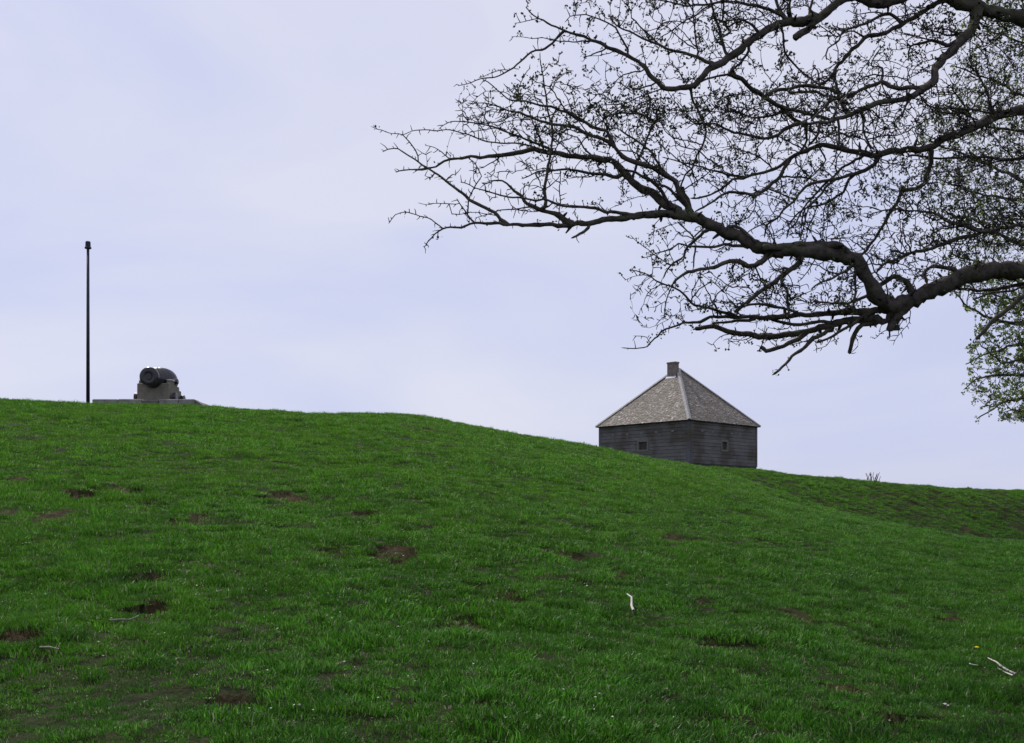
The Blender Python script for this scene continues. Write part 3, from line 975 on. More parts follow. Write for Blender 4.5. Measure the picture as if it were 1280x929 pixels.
    def spurs(s, n_per_m, leafy, smin=.02, smax=.06, rs=.0016, lsize=(.010, .019), include_traced=True, nleaf=(2, 5)):
        lines = [(p, r) for p, r in s.tw_pts]
        V = []; 
        sp = []
        for pts, r in lines:
            L = np.linalg.norm(pts[-1] - pts[0])
            m = int(L * n_per_m + TR.random())
            for _ in range(m):
                k = TR.randrange(1, len(pts)); p = pts[k]; q = pts[k - 1]
                p = q + (p - q) * TR.random()
                sp.append((p, (pts[k] - q)))
            sp.append((pts[-1], pts[-1] - pts[-2]))
        if include_traced:
            for a in s.samples:
                if TR.random() < (.8 if a[4] < .012 else .5 if a[4] < .03 else .8):
                    sp.append((a[3], a[5]))
        for a in s.samples:          # knots and broken stubs on the thick limbs
            if a[4] > .022 and TR.random() < .35:
                v = np.array([TR.gauss(0, 1), TR.gauss(0, 1), TR.gauss(0, 1)]); v -= a[5] * np.dot(v, a[5]); v /= np.linalg.norm(v) + 1e-9
                L = a[4] + TR.uniform(.015, .07); e = a[3] + (v + a[5] * TR.uniform(-.3, .5)) * L
                k = TR.uniform(.006, .016)
                s.tw_pts.append((np.array([a[3], a[3] + (e - a[3]) * .7, e]), np.array([k * 1.6, k, k * .55])))
        for p, t in sp:
            t = t / (np.linalg.norm(t) + 1e-9)
            v = np.array([TR.gauss(0, 1), TR.gauss(0, 1), TR.gauss(0, 1) + .2]); v -= t * np.dot(v, t); v /= np.linalg.norm(v) + 1e-9
            dv = v + t * TR.uniform(0, .7); dv /= np.linalg.norm(dv)
            L = TR.uniform(smin, smax)
            mid = p + dv * L * .55
            end = mid + (dv + np.array([TR.gauss(0, .4), TR.gauss(0, .4), TR.gauss(0, .4)])) * L * .45
            s.tw_pts.append((np.array([p, mid, end]), np.array([rs * 1.3, rs, rs * .6])))
            d = end[1]; x = 640 + F * end[0] / d; y = HOR - F * (end[2] - CAMZ) / d
            if TR.random() < leafy(x, y):
                for _ in range(TR.randint(*nleaf)):
                    s.leaf.append((end + np.array([TR.gauss(0, .010), TR.gauss(0, .010), TR.gauss(0, .010)]), TR.uniform(*lsize)))
    def build(s, tname="twig"):
        VV = []; FF = []; b = 0
        sd = 3
        ang = np.arange(sd) * 2 * np.pi / sd
        ca = np.cos(ang)[None, :, None]; sa = np.sin(ang)[None, :, None]
        fcache = {}
        for pts, r in s.tw_pts:
            n = len(pts)
            T0 = pts[-1] - pts[0]; T0 = T0 / (np.linalg.norm(T0) + 1e-9)
            A = np.cross(T0, (0.31, 0.52, 0.79)); A /= np.linalg.norm(A) + 1e-9
            B = np.cross(T0, A)
            V = pts[:, None, :] + np.asarray(r)[:, None, None] * (A[None, None, :] * ca + B[None, None, :] * sa)
            VV.append(V.reshape(-1, 3))
            if n not in fcache:
                i_, j_ = np.meshgrid(np.arange(sd), np.arange(n - 1))
                a_ = (j_ * sd + i_).ravel(); b_ = (j_ * sd + (i_ + 1) % sd).ravel()
                fcache[n] = np.stack([a_, b_, b_ + sd, a_ + sd], 1)
            FF.append(fcache[n] + b)
            b += n * sd
        V = np.concatenate(VV); Fq = np.concatenate(FF)
        me = np_mesh(tname, V, Fq); me.materials.append(s.mt)
        o = link(tname, me, s.root, kind="stuff")
        o.matrix_parent_inverse = Matrix.Translation(-s.root.location)
        if s.leaf:
            n = len(s.leaf)
            P_ = np.array([l[0] for l in s.leaf]); sz = np.array([l[1] for l in s.leaf])[:, None]
            a = rng.normal(size=(n, 3)); a[:, 2] += .5; a /= np.linalg.norm(a, axis=1)[:, None]
            c = rng.normal(size=(n, 3)); c -= a * (a * c).sum(1)[:, None]; c /= np.linalg.norm(c, axis=1)[:, None]
            nn = np.cross(a, c)
            v0 = P_; v1 = P_ + a * sz * .5 + c * sz * .36 + nn * sz * .12; v2 = P_ + a * sz; v3 = P_ + a * sz * .5 - c * sz * .36 + nn * sz * .12
            V = np.stack([v0, v1, v2, v3], 1).reshape(-1, 3)
            k = np.arange(n) * 4
            Fq = np.concatenate([np.stack([k, k + 1, k + 2], 1), np.stack([k, k + 2, k + 3], 1)])
            me = np_mesh("leaves", V, Fq, False); me.materials.append(s.ml)
            o = link("leaves", me, s.root, kind="stuff")
            o.matrix_parent_inverse = Matrix.Translation(-s.root.location)
        print("TREE", s.ml.name, len(s.tw_pts), "twigs", len(s.leaf), "leaves")

# ---- near hawthorn, limbs followed one by one
tx, ty = (1500 - 640) / F * 10.2, 10.2
tg = float(height(tx, ty))
haw = thing("hawthorn_tree", "old gnarled hawthorn with dark limbs reaching in from the right", "tree", (tx, ty, tg))
t1 = Tree(haw, 9.0, M_bark, M_twig, M_leaf)
def p_of(x, y, z): return (640 + F * x / y, HOR - F * (z - CAMZ) / y)
g0 = p_of(tx, ty, tg - .15); f0 = (1500, 430)
t1.branch([g0, (g0[0] - 6, g0[1] - 60), (1508, 640), (1495, 540), (1500, 470), (1502, 400)], 74, 52, d=[10.2, 10.2, 10.1, 10.0], name="trunk")
B = t1.branch
# (px,py) courses from the trunk outwards; width in photo pixels
B([(1500, 440), (1440, 372), (1360, 345), (1280, 339), (1240, 338), (1200, 348), (1165, 364), (1134, 377), (1114, 384), (1096, 371), (1086, 350), (1073, 330), (1050, 319), (1020, 316), (990, 314), (960, 311), (928, 300), (900, 286), (870, 272), (841, 267)], 40, 17, d=[10.0, 9.6, 9.3, 9.1, 8.9, 8.8], name="limb")
B([(841, 267), (814, 268), (776, 273), (737, 278), (698, 282), (659, 281), (625, 280), (600, 279), (592, 280), (577, 286), (564, 285), (553, 286), (542, 292), (533, 305)], 11, 1.6, drift=-.12, name="limb")
B([(850, 266), (824, 250), (814, 242), (795, 231), (783, 221), (774, 209), (762, 200), (737, 198), (714, 195), (688, 191), (669, 187), (640, 192), (606, 197), (588, 197), (562, 199), (551, 204), (539, 210), (524, 212), (506, 213), (496, 215)], 13, 1.5, drift=.18, name="limb")
B([(1500, 410), (1492, 250), (1430, 110), (1350, 50), (1280, 24), (1241, 14), (1209, 6), (1185, -4), (1150, -12), (1110, 2), (1090, 3), (1070, -4), (1049, 2), (1036, 11), (1025, 21), (1009, 36), (993, 47)], 44, 12, d=[10.0, 9.9, 9.6, 9.4, 9.2, 9.0, 8.9], name="limb", blunt=True)
B([(1022, 22), (1005, 27), (988, 27), (973, 30), (960, 37), (936, 53), (920, 67), (901, 79), (885, 89), (872, 102), (864, 108), (845, 111), (829, 110), (821, 102), (809, 87), (796, 76), (784, 68), (764, 60), (734, 48), (705, 39), (689, 31), (673, 23), (663, 15), (658, 10)], 14, 1.5, drift=-.1, name="limb")
B([(1222, 10), (1218, 26), (1214, 36), (1199, 55), (1180, 73), (1169, 84), (1166, 100), (1157, 111), (1141, 119), (1120, 126), (1098, 130), (1075, 137), (1057, 146), (1035, 152), (1010, 154), (998, 155)], 17, 5, drift=-.2, name="limb")
B([(1500, 430), (1465, 300), (1400, 190), (1340, 148), (1280, 138), (1249, 143), (1226, 156), (1199, 167), (1176, 176), (1160, 186), (1136, 188), (1108, 190), (1090, 195), (1068, 190), (1045, 184), (1023, 182), (1000, 192), (987, 198), (971, 209), (956, 216), (936, 221), (917, 226), (905, 234), (888, 244), (865, 248)], 30, 2.5, d=[10.1, 9.9, 9.8, 9.6, 9.5, 9.4, 9.3], name="limb")
traced = [
 # hollow twin of the lower limb, hump on it
 ([(1070, 326), (1050, 309), (1024, 306), (1000, 307), (975, 309), (955, 310)], 13, 10), ([(907, 284), (919, 283), (930, 289), (945, 303)], 4, 4),
 # diagonal and bare tips at the far left
 ([(634, 280), (619, 266), (603, 257), (588, 249), (573, 240), (562, 231), (548, 219), (533, 210), (522, 202), (509, 194), (497, 186), (480, 189)], 5, 1.4),
 ([(524, 202), (519, 189), (511, 178), (503, 169), (493, 167), (478, 164), (466, 159)], 2, 1),
 ([(684, 188), (658, 181), (643, 178), (619, 179), (599, 174), (579, 166), (562, 162), (542, 163), (515, 164), (503, 169)], 3, 1.2),
 ([(690, 189), (672, 181), (659, 176), (643, 169), (625, 162), (610, 157), (595, 154), (575, 152), (559, 155), (550, 160)], 3.5, 1),
 ([(592, 279), (584, 268), (579, 259), (572, 250)], 2.6, 1.4), ([(576, 255), (562, 254), (542, 254), (531, 257), (524, 254)], 1.5, .8),
 ([(584, 266), (585, 253), (588, 242), (595, 230), (602, 220), (597, 211), (592, 202), (586, 198)], 2, 1.3),
 ([(553, 286), (539, 275), (520, 268), (506, 265), (495, 268), (487, 278)], 2, 1), ([(533, 305), (530, 308)], 1.4, 1),
 ([(562, 199), (552, 190), (543, 184), (533, 182)], 2, 1), ([(540, 210), (528, 214), (515, 212)], 1.5, 1),
 ([(800, 268), (787, 268), (760, 265), (745, 261), (723, 259), (704, 258), (685, 252), (659, 248), (640, 246), (625, 244), (606, 239), (592, 235), (577, 228)], 5, 1.2),
 ([(712, 279), (698, 269), (679, 263), (659, 256), (650, 243), (639, 233), (628, 227), (612, 227), (603, 229)], 8, 1.2),
 ([(670, 259), (655, 260), (643, 262), (625, 263), (612, 268), (600, 266), (585, 265)], 2.5, 1), ([(627, 279), (620, 270), (610, 268), (596, 272)], 2, 1),
 ([(560, 266), (575, 268), (586, 266)], 1.5, 1), ([(776, 222), (756, 217), (733, 215), (708, 211), (688, 213), (669, 215), (654, 223)], 5, 1.4),
 ([(739, 280), (729, 289), (716, 297)], 4.5, 3), ([(791, 226), (795, 205), (805, 184), (814, 161), (821, 147), (821, 139)], 4, 2.2),
 ([(681, 262), (682, 236), (686, 207), (691, 168), (687, 145), (684, 126), (680, 103), (676, 84), (675, 68)], 5, 1.2), ([(700, 280), (700, 256), (700, 213)], 1.4, 1.2),
 ([(680, 90), (686, 80)], 1.5, 1), ([(645, 127), (650, 108), (656, 92), (662, 86)], 1.8, 1),
 # upper strands
 ([(862, 266), (852, 248), (849, 236), (846, 227), (839, 223), (826, 216), (814, 209), (795, 203), (778, 195), (768, 184), (760, 178), (737, 168), (717, 159), (688, 155), (669, 149), (652, 142), (641, 140), (616, 132), (604, 129), (587, 129)], 8, 1.2),
 ([(768, 186), (760, 166), (745, 159), (725, 149), (704, 139), (688, 133), (669, 130), (657, 127), (645, 127), (631, 119), (616, 108), (605, 100)], 5, 1.2),
 ([(834, 219), (824, 203), (810, 186), (787, 170), (776, 163)], 3.5, 2), ([(818, 152), (807, 145), (791, 141), (776, 142), (760, 146), (745, 157)], 3.2, 1.8),
 ([(766, 182), (758, 160), (760, 150)], 3, 1.5), ([(745, 200), (730, 185), (722, 172), (705, 166)], 3, 1.5), ([(715, 193), (700, 178), (690, 172)], 3, 1.5),
 ([(704, 40), (694, 50), (681, 60), (660, 69), (642, 84), (631, 93), (616, 99), (602, 99), (589, 103), (574, 107)], 3.6, 1),
 ([(636, 87), (625, 88), (610, 93), (600, 97)], 1.6, 1), ([(742, 53), (728, 52), (705, 52), (694, 51), (679, 47), (665, 48), (641, 46)], 2.5, .9),
 ([(787, 67), (777, 47), (769, 35), (756, 26), (740, 20), (726, 19), (712, 20), (707, 27)], 3, 1), ([(720, 18), (720, 7), (717, -3)], 1.8, 1), ([(721, 6), (736, 3)], 1.2, .8),
 ([(671, 23), (658, 27), (645, 29)], 1.8, 1), ([(895, 80), (882, 76), (866, 69), (845, 65), (830, 60), (809, 50), (793, 42), (780, 37), (770, 33), (762, 20)], 5, 1.6),
 ([(909, 72), (903, 47), (897, 31), (890, 8), (888, -10)], 4, 3), ([(916, 44), (903, 26), (905, 5), (908, -12)], 3, 2.5), ([(890, 5), (863, 23), (845, 34), (829, 45), (821, 52)], 3, 1.5),
 ([(985, 26), (965, 14), (940, 6), (909, 2), (885, 6), (853, 6), (830, 2), (812, -2)], 5, 1.5), ([(874, 71), (869, 47), (867, 21), (866, -8)], 3, 2), ([(985, 26), (975, 12), (968, -8)], 5, 4),
 ([(950, 44), (932, 26), (915, 24), (900, 28)], 4, 2), ([(1012, 20), (1015, 5), (1018, -10)], 4, 3), ([(990, 26), (987, 8), (990, -8)], 3.5, 2.5),
 ([(940, 60), (922, 82), (911, 92), (885, 98), (872, 106)], 4, 2.5), ([(911, 90), (926, 98), (940, 111), (955, 121), (975, 134), (990, 147), (1006, 157)], 6, 5),
 ([(827, 111), (805, 119), (784, 129), (772, 136)], 2.4, 1.4), ([(805, 110), (813, 123), (810, 145)], 2.6, 2), ([(820, 106), (801, 110), (788, 113), (779, 106), (769, 102)], 3, 1.2),
 ([(772, 139), (766, 127), (757, 97), (758, 79)], 1.5, 1), ([(758, 80), (768, 86), (778, 98)], 1, .8),
 ([(864, 110), (867, 129), (877, 150), (883, 165), (876, 184), (866, 205), (855, 225), (851, 236)], 3.2, 2.6), ([(867, 118), (858, 104), (850, 92), (840, 80)], 1.8, 1),
 ([(987, 200), (975, 221), (960, 236), (944, 245), (929, 242), (911, 241), (888, 254), (870, 264)], 5.5, 2.5), ([(932, 221), (907, 217), (888, 212), (866, 205), (849, 203), (830, 197)], 3.2, 1.4),
 ([(998, 155), (981, 161), (973, 168), (956, 172), (936, 170), (917, 166), (903, 159), (892, 154), (870, 155)], 5, 2), ([(990, 145), (975, 139), (960, 146), (944, 148), (929, 144), (915, 138), (903, 143)], 4, 1.4),
 ([(967, 210), (952, 198), (936, 190), (915, 186), (897, 190)], 2.6, 1.3), ([(944, 148), (938, 157), (927, 164)], 2, 1.4), ([(956, 174), (944, 188)], 2, 1.4), ([(950, 150), (954, 168)], 1.6, 1.2),
 ([(1045, 224), (1020, 228), (1004, 236), (994, 248), (983, 261), (971, 273), (960, 281), (956, 294)], 4.5, 2.4), ([(963, 237), (979, 243), (990, 248)], 3, 2), ([(979, 221), (1000, 221), (1020, 226)], 3, 2.4),
 ([(944, 246), (943, 262), (935, 272), (925, 276)], 1.8, 1), ([(977, 222), (975, 245)], 2, 1.5), ([(870, 300), (848, 278)], 2.2, 2), 
 ([(1159, 110), (1149, 111), (1128, 110), (1112, 108), (1101, 102), (1085, 110), (1070, 116), (1060, 122)], 7, 4), ([(1101, 102), (1104, 86), (1092, 84), (1088, 79), (1093, 69), (1106, 53)], 3.4, 1),
 ([(1206, 46), (1195, 54), (1183, 57), (1164, 51), (1148, 56), (1138, 58), (1136, 72)], 6.5, 2), ([(1170, 51), (1148, 47), (1135, 42), (1122, 40)], 2.6, 1.4), ([(1202, 41), (1185, 44), (1166, 39), (1155, 42)], 3.5, 1.5),
 ([(1185, -2), (1167, 8), (1153, 15), (1143, 23), (1125, 31), (1112, 39), (1096, 44), (1081, 48), (1072, 57), (1062, 65), (1054, 74), (1044, 87), (1040, 98)], 8, 3.5),
 ([(1128, 30), (1112, 17), (1100, 20), (1089, 26), (1073, 31), (1054, 39), (1049, 50), (1036, 61), (1033, 73)], 5, 1.8), ([(1081, 47), (1067, 39), (1056, 40), (1046, 46), (1039, 42), (1025, 32)], 3, 1.6),
 ([(1062, 60), (1064, 50), (1060, 44)], 2, 1.4), ([(976, 34), (980, 42), (980, 61), (989, 76), (1002, 90), (1014, 100), (1024, 106)], 3.2, 2.6), ([(978, 58), (967, 57)], 1.6, 1.2),
 ([(955, 119), (970, 113), (985, 111), (1010, 107), (1033, 110), (1049, 118)], 5, 4), ([(985, 116), (1017, 115), (1043, 121), (1060, 130)], 3.5, 3), ([(975, 132), (998, 139), (1020, 146), (1040, 152)], 4.5, 4),
 ([(1044, 87), (1046, 110), (1052, 128), (1058, 142)], 4, 4), ([(1024, 106), (1038, 96), (1044, 87)], 4, 3), ([(1040, 150), (1050, 128), (1062, 112)], 3, 2.4), ([(1070, 116), (1050, 122), (1035, 128), (1015, 150)], 4, 3),
 ([(1099, 197), (1086, 208), (1068, 219), (1045, 224)], 6, 4.5), ([(1068, 219), (1061, 224), (1054, 240), (1036, 253), (1011, 258), (1000, 265), (990, 276)], 3.8, 2), ([(1080, 196), (1056, 206), (1043, 219), (1027, 235), (1009, 256), (998, 275), (985, 292)], 3.8, 2),
 ([(1023, 183), (1032, 200), (1020, 215), (1005, 230)], 3, 2), ([(1045, 224), (1036, 233), (1020, 248), (1008, 262), (1000, 285)], 3.5, 2), ([(1011, 258), (1006, 280), (1000, 300)], 2.4, 1.8), ([(1022, 256), (1016, 272), (1010, 286), (1006, 304)], 2, 1.6),
 ([(1050, 154), (1047, 183)], 3.4, 3), ([(1079, 146), (1079, 163), (1090, 185)], 3.2, 2.6), ([(1024, 152), (1023, 166), (1012, 180)], 4, 3), ([(1008, 158), (1008, 175), (1000, 190)], 4, 3),
 ([(1165, 186), (1163, 210), (1154, 231), (1140, 237), (1127, 240), (1118, 260), (1099, 287), (1086, 308), (1072, 323)], 6.5, 3), ([(1330, 196), (1280, 198), (1249, 199), (1215, 195), (1188, 198), (1163, 198), (1136, 195)], 5, 2.5),
 ([(1400, 310), (1340, 288), (1280, 283), (1226, 289), (1192, 278), (1163, 267), (1127, 263)], 8, 2.2), ([(1240, 287), (1215, 294), (1192, 301), (1172, 308), (1136, 319), (1108, 327), (1097, 338)], 6, 3),
 ([(1140, 122), (1127, 143), (1118, 154)], 3.4, 2), ([(1149, 118), (1158, 130), (1169, 134), (1203, 136), (1237, 142)], 3, 3), ([(1200, 168), (1210, 150), (1205, 130), (1190, 110)], 3, 1.6), ([(1240, 145), (1236, 120), (1222, 95), (1210, 80)], 4, 1.8),
 ([(1196, 338), (1170, 332), (1156, 338), (1158, 352)], 5.5, 4), ([(1140, 366), (1132, 351), (1119, 345), (1101, 355), (1096, 362)], 10, 6), ([(1320, 350), (1280, 353), (1244, 361), (1218, 364), (1196, 361), (1185, 362)], 7, 3), ([(1300, 356), (1265, 363), (1239, 366), (1218, 374)], 3.5, 2),
 ([(1360, 348), (1320, 355), (1280, 371), (1256, 388), (1235, 409), (1221, 423)], 8, 4.4), ([(1138, 385), (1137, 403), (1123, 420), (1117, 430)], 1.5, .9), ([(1136, 396), (1128, 400), (1124, 410)], 1.2, .8), ([(1112, 410), (1100, 417), (1094, 423)], 1.3, .8),
 # knee and the flat fan under it
 ([(1134, 379), (1122, 392), (1114, 405), (1112, 412)], 24, 12), ([(1112, 408), (1112, 420)], 6, 2), ([(1116, 387), (1110, 400), (1102, 403), (1096, 400)], 10, 9),
 ([(1120, 384), (1100, 388), (1087, 388), (1053, 391), (1019, 393), (985, 395), (963, 397)], 15, 6), ([(1100, 397), (1067, 401), (1030, 409), (996, 417), (963, 420), (938, 418), (907, 414), (893, 408), (870, 411)], 12, 6),
 ([(1096, 401), (1078, 407), (1067, 423), (1062, 441)], 7, 5), ([(1045, 410), (1028, 416), (1017, 423), (1003, 436), (983, 454), (968, 467)], 7, 3.5), ([(1006, 416), (992, 427), (974, 434), (958, 440), (951, 434)], 7, 5),
 ([(985, 395), (949, 396), (916, 396), (893, 396), (882, 400), (855, 405), (825, 415), (821, 421), (809, 432), (794, 435), (780, 435)], 7, 1.1), ([(920, 395), (893, 387), (870, 380), (848, 364), (832, 355), (814, 346), (800, 339), (789, 338)], 4.5, 1.2),
 ([(965, 316), (947, 330), (936, 333), (925, 326), (909, 326), (893, 334), (877, 337), (859, 339), (848, 348), (842, 354)], 9, 3.5), ([(938, 309), (911, 306), (888, 308), (870, 308), (859, 308), (848, 305), (832, 315), (814, 320)], 4.6, 1.4),
 ([(890, 287), (880, 292), (870, 299), (859, 308), (855, 321), (839, 333), (830, 346)], 4.6, 2), ([(870, 309), (867, 333)], 2.6, 2), ([(1003, 326), (988, 337), (974, 348), (947, 367), (920, 390)], 7, 5.5), ([(981, 330), (976, 350), (985, 368), (986, 389)], 3.4, 3.4),
 ([(842, 353), (832, 376), (830, 396), (821, 405)], 1.8, 1.2), ([(839, 332), (809, 312), (789, 295)], 1.8, 1), ([(843, 328), (832, 305), (824, 292)], 1.4, .9), ([(870, 275), (845, 280), (830, 284), (817, 290)], 1.8, 1), ([(1066, 333), (1042, 346), (1015, 361)], 3.4, 2.2), ([(1020, 322), (1010, 340), (998, 352)], 1.6, 1),
 ([(948, 340), (950, 352), (960, 358)], 3, 2), ([(1078, 372), (1060, 378), (1040, 380), (1020, 376)], 4, 2), ([(1068, 340), (1070, 360), (1066, 385)], 3.4, 3), ([(1090, 390), (1060, 408), (1040, 421), (1022, 428)], 5, 3),
 ([(1060, 404), (1030, 402), (1000, 406), (975, 403), (958, 398)], 5, 4), ([(893, 408), (890, 403)], 2, 1), ([(947, 396), (925, 402), (905, 404), (892, 404)], 5, 3), ([(1000, 393), (975, 384), (950, 380), (920, 384)], 4, 3), ([(855, 405), (845, 396), (835, 394)], 1.6, 1), ([(812, 430), (808, 422), (795, 420)], 1.3, .9),
 ([(814, 346), (806, 352), (797, 364)], 1.4, .9), ([(826, 356), (816, 364), (810, 370)], 1.2, .8), ([(814, 347), (804, 344), (790, 347), (782, 350)], 1.3, .8), ([(816, 330), (815, 345)], 1.4, 1.1),
 ([(851, 236), (858, 250), (864, 268)], 8, 8), ([(820, 214), (806, 200), (790, 190), (775, 188)], 3, 2), ([(840, 262), (826, 240), (812, 226), (795, 216), (780, 212)], 5, 3), ([(864, 262), (850, 250), (835, 236), (820, 228), (806, 220)], 5, 2.4),
]
for pts, w0, w1 in traced:
    B(pts, w0, w1, blunt=(w1 >= 4.4 and w0 < 9))
# limbs of the crown that lie outside the photograph (above and to the right)
for pts, w0, w1, dd in [
    ([(1502, 420), (1560, 250), (1640, 120), (1760, 40)], 40, 6, [10.1, 10.6, 11.5]), ([(1502, 410), (1530, 180), (1520, -20), (1560, -200)], 36, 5, [10.1, 10.4, 11.0]),
    ([(1502, 420), (1600, 380), (1720, 330), (1850, 350)], 34, 5, [10.1, 9.4, 8.8]), ([(1492, 260), (1440, 60), (1380, -90), (1300, -200)], 24, 4, [9.9, 9.4, 9.0]),
    ([(1430, 110), (1330, -30), (1220, -110), (1100, -150)], 20, 3, [9.7, 9.3, 9.0]), ([(1640, 120), (1640, -20), (1700, -160)], 14, 3, [11.0, 11.4, 11.8]), ([(1502, 400), (1480, 300), (1470, 120), (1440, -20)], 26, 4, [10.1, 11.2, 12.4])]:
    B(pts, w0, w1, d=dd, name="limb")

GRID = """
0000111244566334567 77
0000111243453133 24568
0001131243333346543479
0001364442323577656 89
1122487853444666767 89
0123265565554554567 89
0011333212554453577889
0000000012324555667789
0000000013344345654444
00000000234566655400 00
0000000011124421100000
""".replace(" ", "").strip().split("\n")
GR = [[int(c) for c in (row + "9" * 30)[:21]] for row in
      ["000011124456633456777", "000011124345313324568", "000113124333346543479", "000136442" "323577656" "789"[0:3], "112248785344466676789",
       "012326556555454456789", "001133321255445357889", "000000001232455566778", "000000001334434565444", "000000002345666554000", "000000001112442110000"]]
def target1(x, y):
    if x > 1275: return 7 if y < 330 and x < 1700 and y > -300 else 0
    if y < 0: return 4 if (x > 800 and y > -60 - (x - 800) * .4) else (1 if x > 690 else 0)
    c = (x - 460) / 40 - .5; r = y / 40 - .5
    if x < 462 or y >= 436: return 0
    c = min(max(c, 0), 20); r = min(max(r, 0), 10)
    c0 = int(c); r0 = int(r); c1 = min(c0 + 1, 20); r1 = min(r0 + 1, 10); fc = c - c0; fr = r - r0
    v = (GR[r0][c0] * (1 - fc) + GR[r0][c1] * fc) * (1 - fr) + (GR[r1][c0] * (1 - fc) + GR[r1][c1] * fc) * fr
    # keep the open sky below the lower limb and the gaps between limbs clear
    if x < 825 and y > 284 and x < 780: return 0
    if x > 1130 and y > 372 and x < 1290: return 0
    if 700 < x < 775 and 222 < y < 252: v *= .25
    if 995 < x < 1045 and 48 < y < 78: v *= .3
    if 928 < x < 972 and 60 < y < 98: v *= .35
    if 1000 < x < 1025 and 335 < y < 372: v *= .3
    if x > 900: v *= 1.2
    if v < 1.25: return 0
    return v
t1.budget = 8.5
t1.grow(target1, 3200, .30, .85, .0066)
t1.budget = 14.5
t1.grow(target1, 5600, .12, .36, .0052)
def leafy1(x, y):
    if x < 640: return .05
    cl = vnoise(np.array([x / 34.0]), np.array([y / 30.0]), 3)[0]
    return (.9 if x < 880 else .75) if cl > (.50 if x < 880 else .56) else .14
t1.budget = 21.0
t1.grow(lambda x, y: target1(x, y) if x > 800 else 0, 1500, .07, .24, .0042, kids=False)
t1.spurs(18, leafy1, .018, .070, .0036, (.013, .031), nleaf=(2, 7))
t1.build()

# ---- second tree behind it, finer and further out of leaf
t2x, t2y = (1470 - 640) / F * 18.5, 18.5
t2g = float(height(t2x, t2y))
haw2 = thing("hawthorn_tree", "farther hawthorn with greenish young leaves at the right edge", "tree", (t2x, t2y, t2g))
t2 = Tree(haw2, 18.0, M_twig2, M_twig2, M_leaf2)
g0 = p_of(t2x, t2y, t2g - .15)
t2.branch([g0, (g0[0] + 4, g0[1] - 60), (1462, 560), (1470, 470), (1466, 400)], 50, 34, d=[18.5, 18.4, 18.3], name="trunk")
for pts, w0, w1 in [([(1466, 420), (1400, 398), (1340, 396), (1290, 404), (1250, 402), (1215, 386), (1196, 368)], 14, 2), ([(1468, 450), (1400, 460), (1340, 466), (1290, 470), (1250, 468), (1225, 472), (1206, 486)], 12, 1.5),
    ([(1466, 480), (1400, 492), (1340, 496), (1280, 498), (1250, 506), (1222, 523)], 10, 1.5), ([(1466, 400), (1390, 350), (1330, 330), (1270, 302), (1220, 285), (1180, 262)], 14, 2), ([(1466, 400), (1410, 300), (1330, 255), (1270, 222), (1220, 200), (1160, 175)], 16, 2),
    ([(1466, 400), (1430, 230), (1340, 160), (1280, 122), (1240, 100), (1190, 82)], 16, 2), ([(1466, 400), (1440, 180), (1370, 90), (1290, 56), (1240, 40)], 14, 2), ([(1420, 402), (1350, 428), (1280, 430), (1240, 440), (1208, 455)], 8, 1.5),
    ([(1466, 400), (1480, 250), (1470, 100), (1480, -60)], 18, 3), ([(1466, 400), (1560, 280), (1640, 180), (1700, 120)], 18, 3), ([(1466, 430), (1580, 420), (1680, 380)], 14, 3),
    ([(1330, 256), (1280, 250), (1230, 245), (1175, 225)], 6, 1.5), ([(1340, 160), (1290, 165), (1240, 160), (1180, 130)], 6, 1.5), ([(1330, 330), (1280, 340), (1230, 330), (1190, 318)], 6, 1.5), ([(1300, 404), (1280, 380), (1250, 370), (1215, 366)], 4, 1.4),
    ([(1300, 470), (1280, 450), (1250, 452), (1225, 430)], 4, 1.4), ([(1300, 498), (1285, 515), (1265, 512), (1250, 518)], 3, 1.2)]:
    t2.branch(pts, w0, w1)
EY = [-80, 0, 60, 100, 160, 220, 280, 320, 350, 380, 400, 420, 440, 460, 490, 510, 524]
EX = [1260, 1205, 1190, 1175, 1150, 1150, 1165, 1180, 1192, 1198, 1215, 1222, 1212, 1206, 1204, 1225, 1250]
def target2(x, y):
    if y > 526 or y < -200 or x > 1640: return 0
    e = np.interp(y, EY, EX)
    if x < e: return 0
    return 1.5 + min(1, (x - e) / 70) * (5.5 if y < 330 else 8.0)
t2.budget = 16.0
t2.grow(target2, 5000, .35, 1.0, .0085, unit=2)
t2.budget = 34.0
t2.grow(target2, 9000, .2, .55, .0062, unit=2)
t2.spurs(9, lambda x, y: .95 if y > 340 else .55, .03, .09, .0042, (.028, .056), nleaf=(3, 8))
t2.build()

# ---- small bare sapling showing over the far bank
SD = 69.0
sp = at_depth(1090, 602, SD)
sapz = float(height(sp.x, SD))
sap = thing("bare_sapling", "tiny leafless sapling showing over the far bank", "sapling", (sp.x, SD, sapz))
top = at_depth(1090, 586, SD).z - sapz
for k in range(13):
    q = TR.uniform(-.6, .6)
    h = top * (1 - .35 * abs(q)) * TR.uniform(.82, 1.02)
    pts = np.array([(0.55 * q, TR.uniform(-.1, .1), -.1), (q * .75, TR.uniform(-.3, .3), h * .45), (q * .85 + TR.uniform(-.05, .05), TR.uniform(-.4, .4), h * .8), (q + TR.uniform(-.06, .06), TR.uniform(-.4, .4), h)])
    V, Fq = tube(pts, [.030, .026, .020, .011], 4)
    me = np_mesh("stem", V, Fq); link("stem", me, sap, M_twig2)

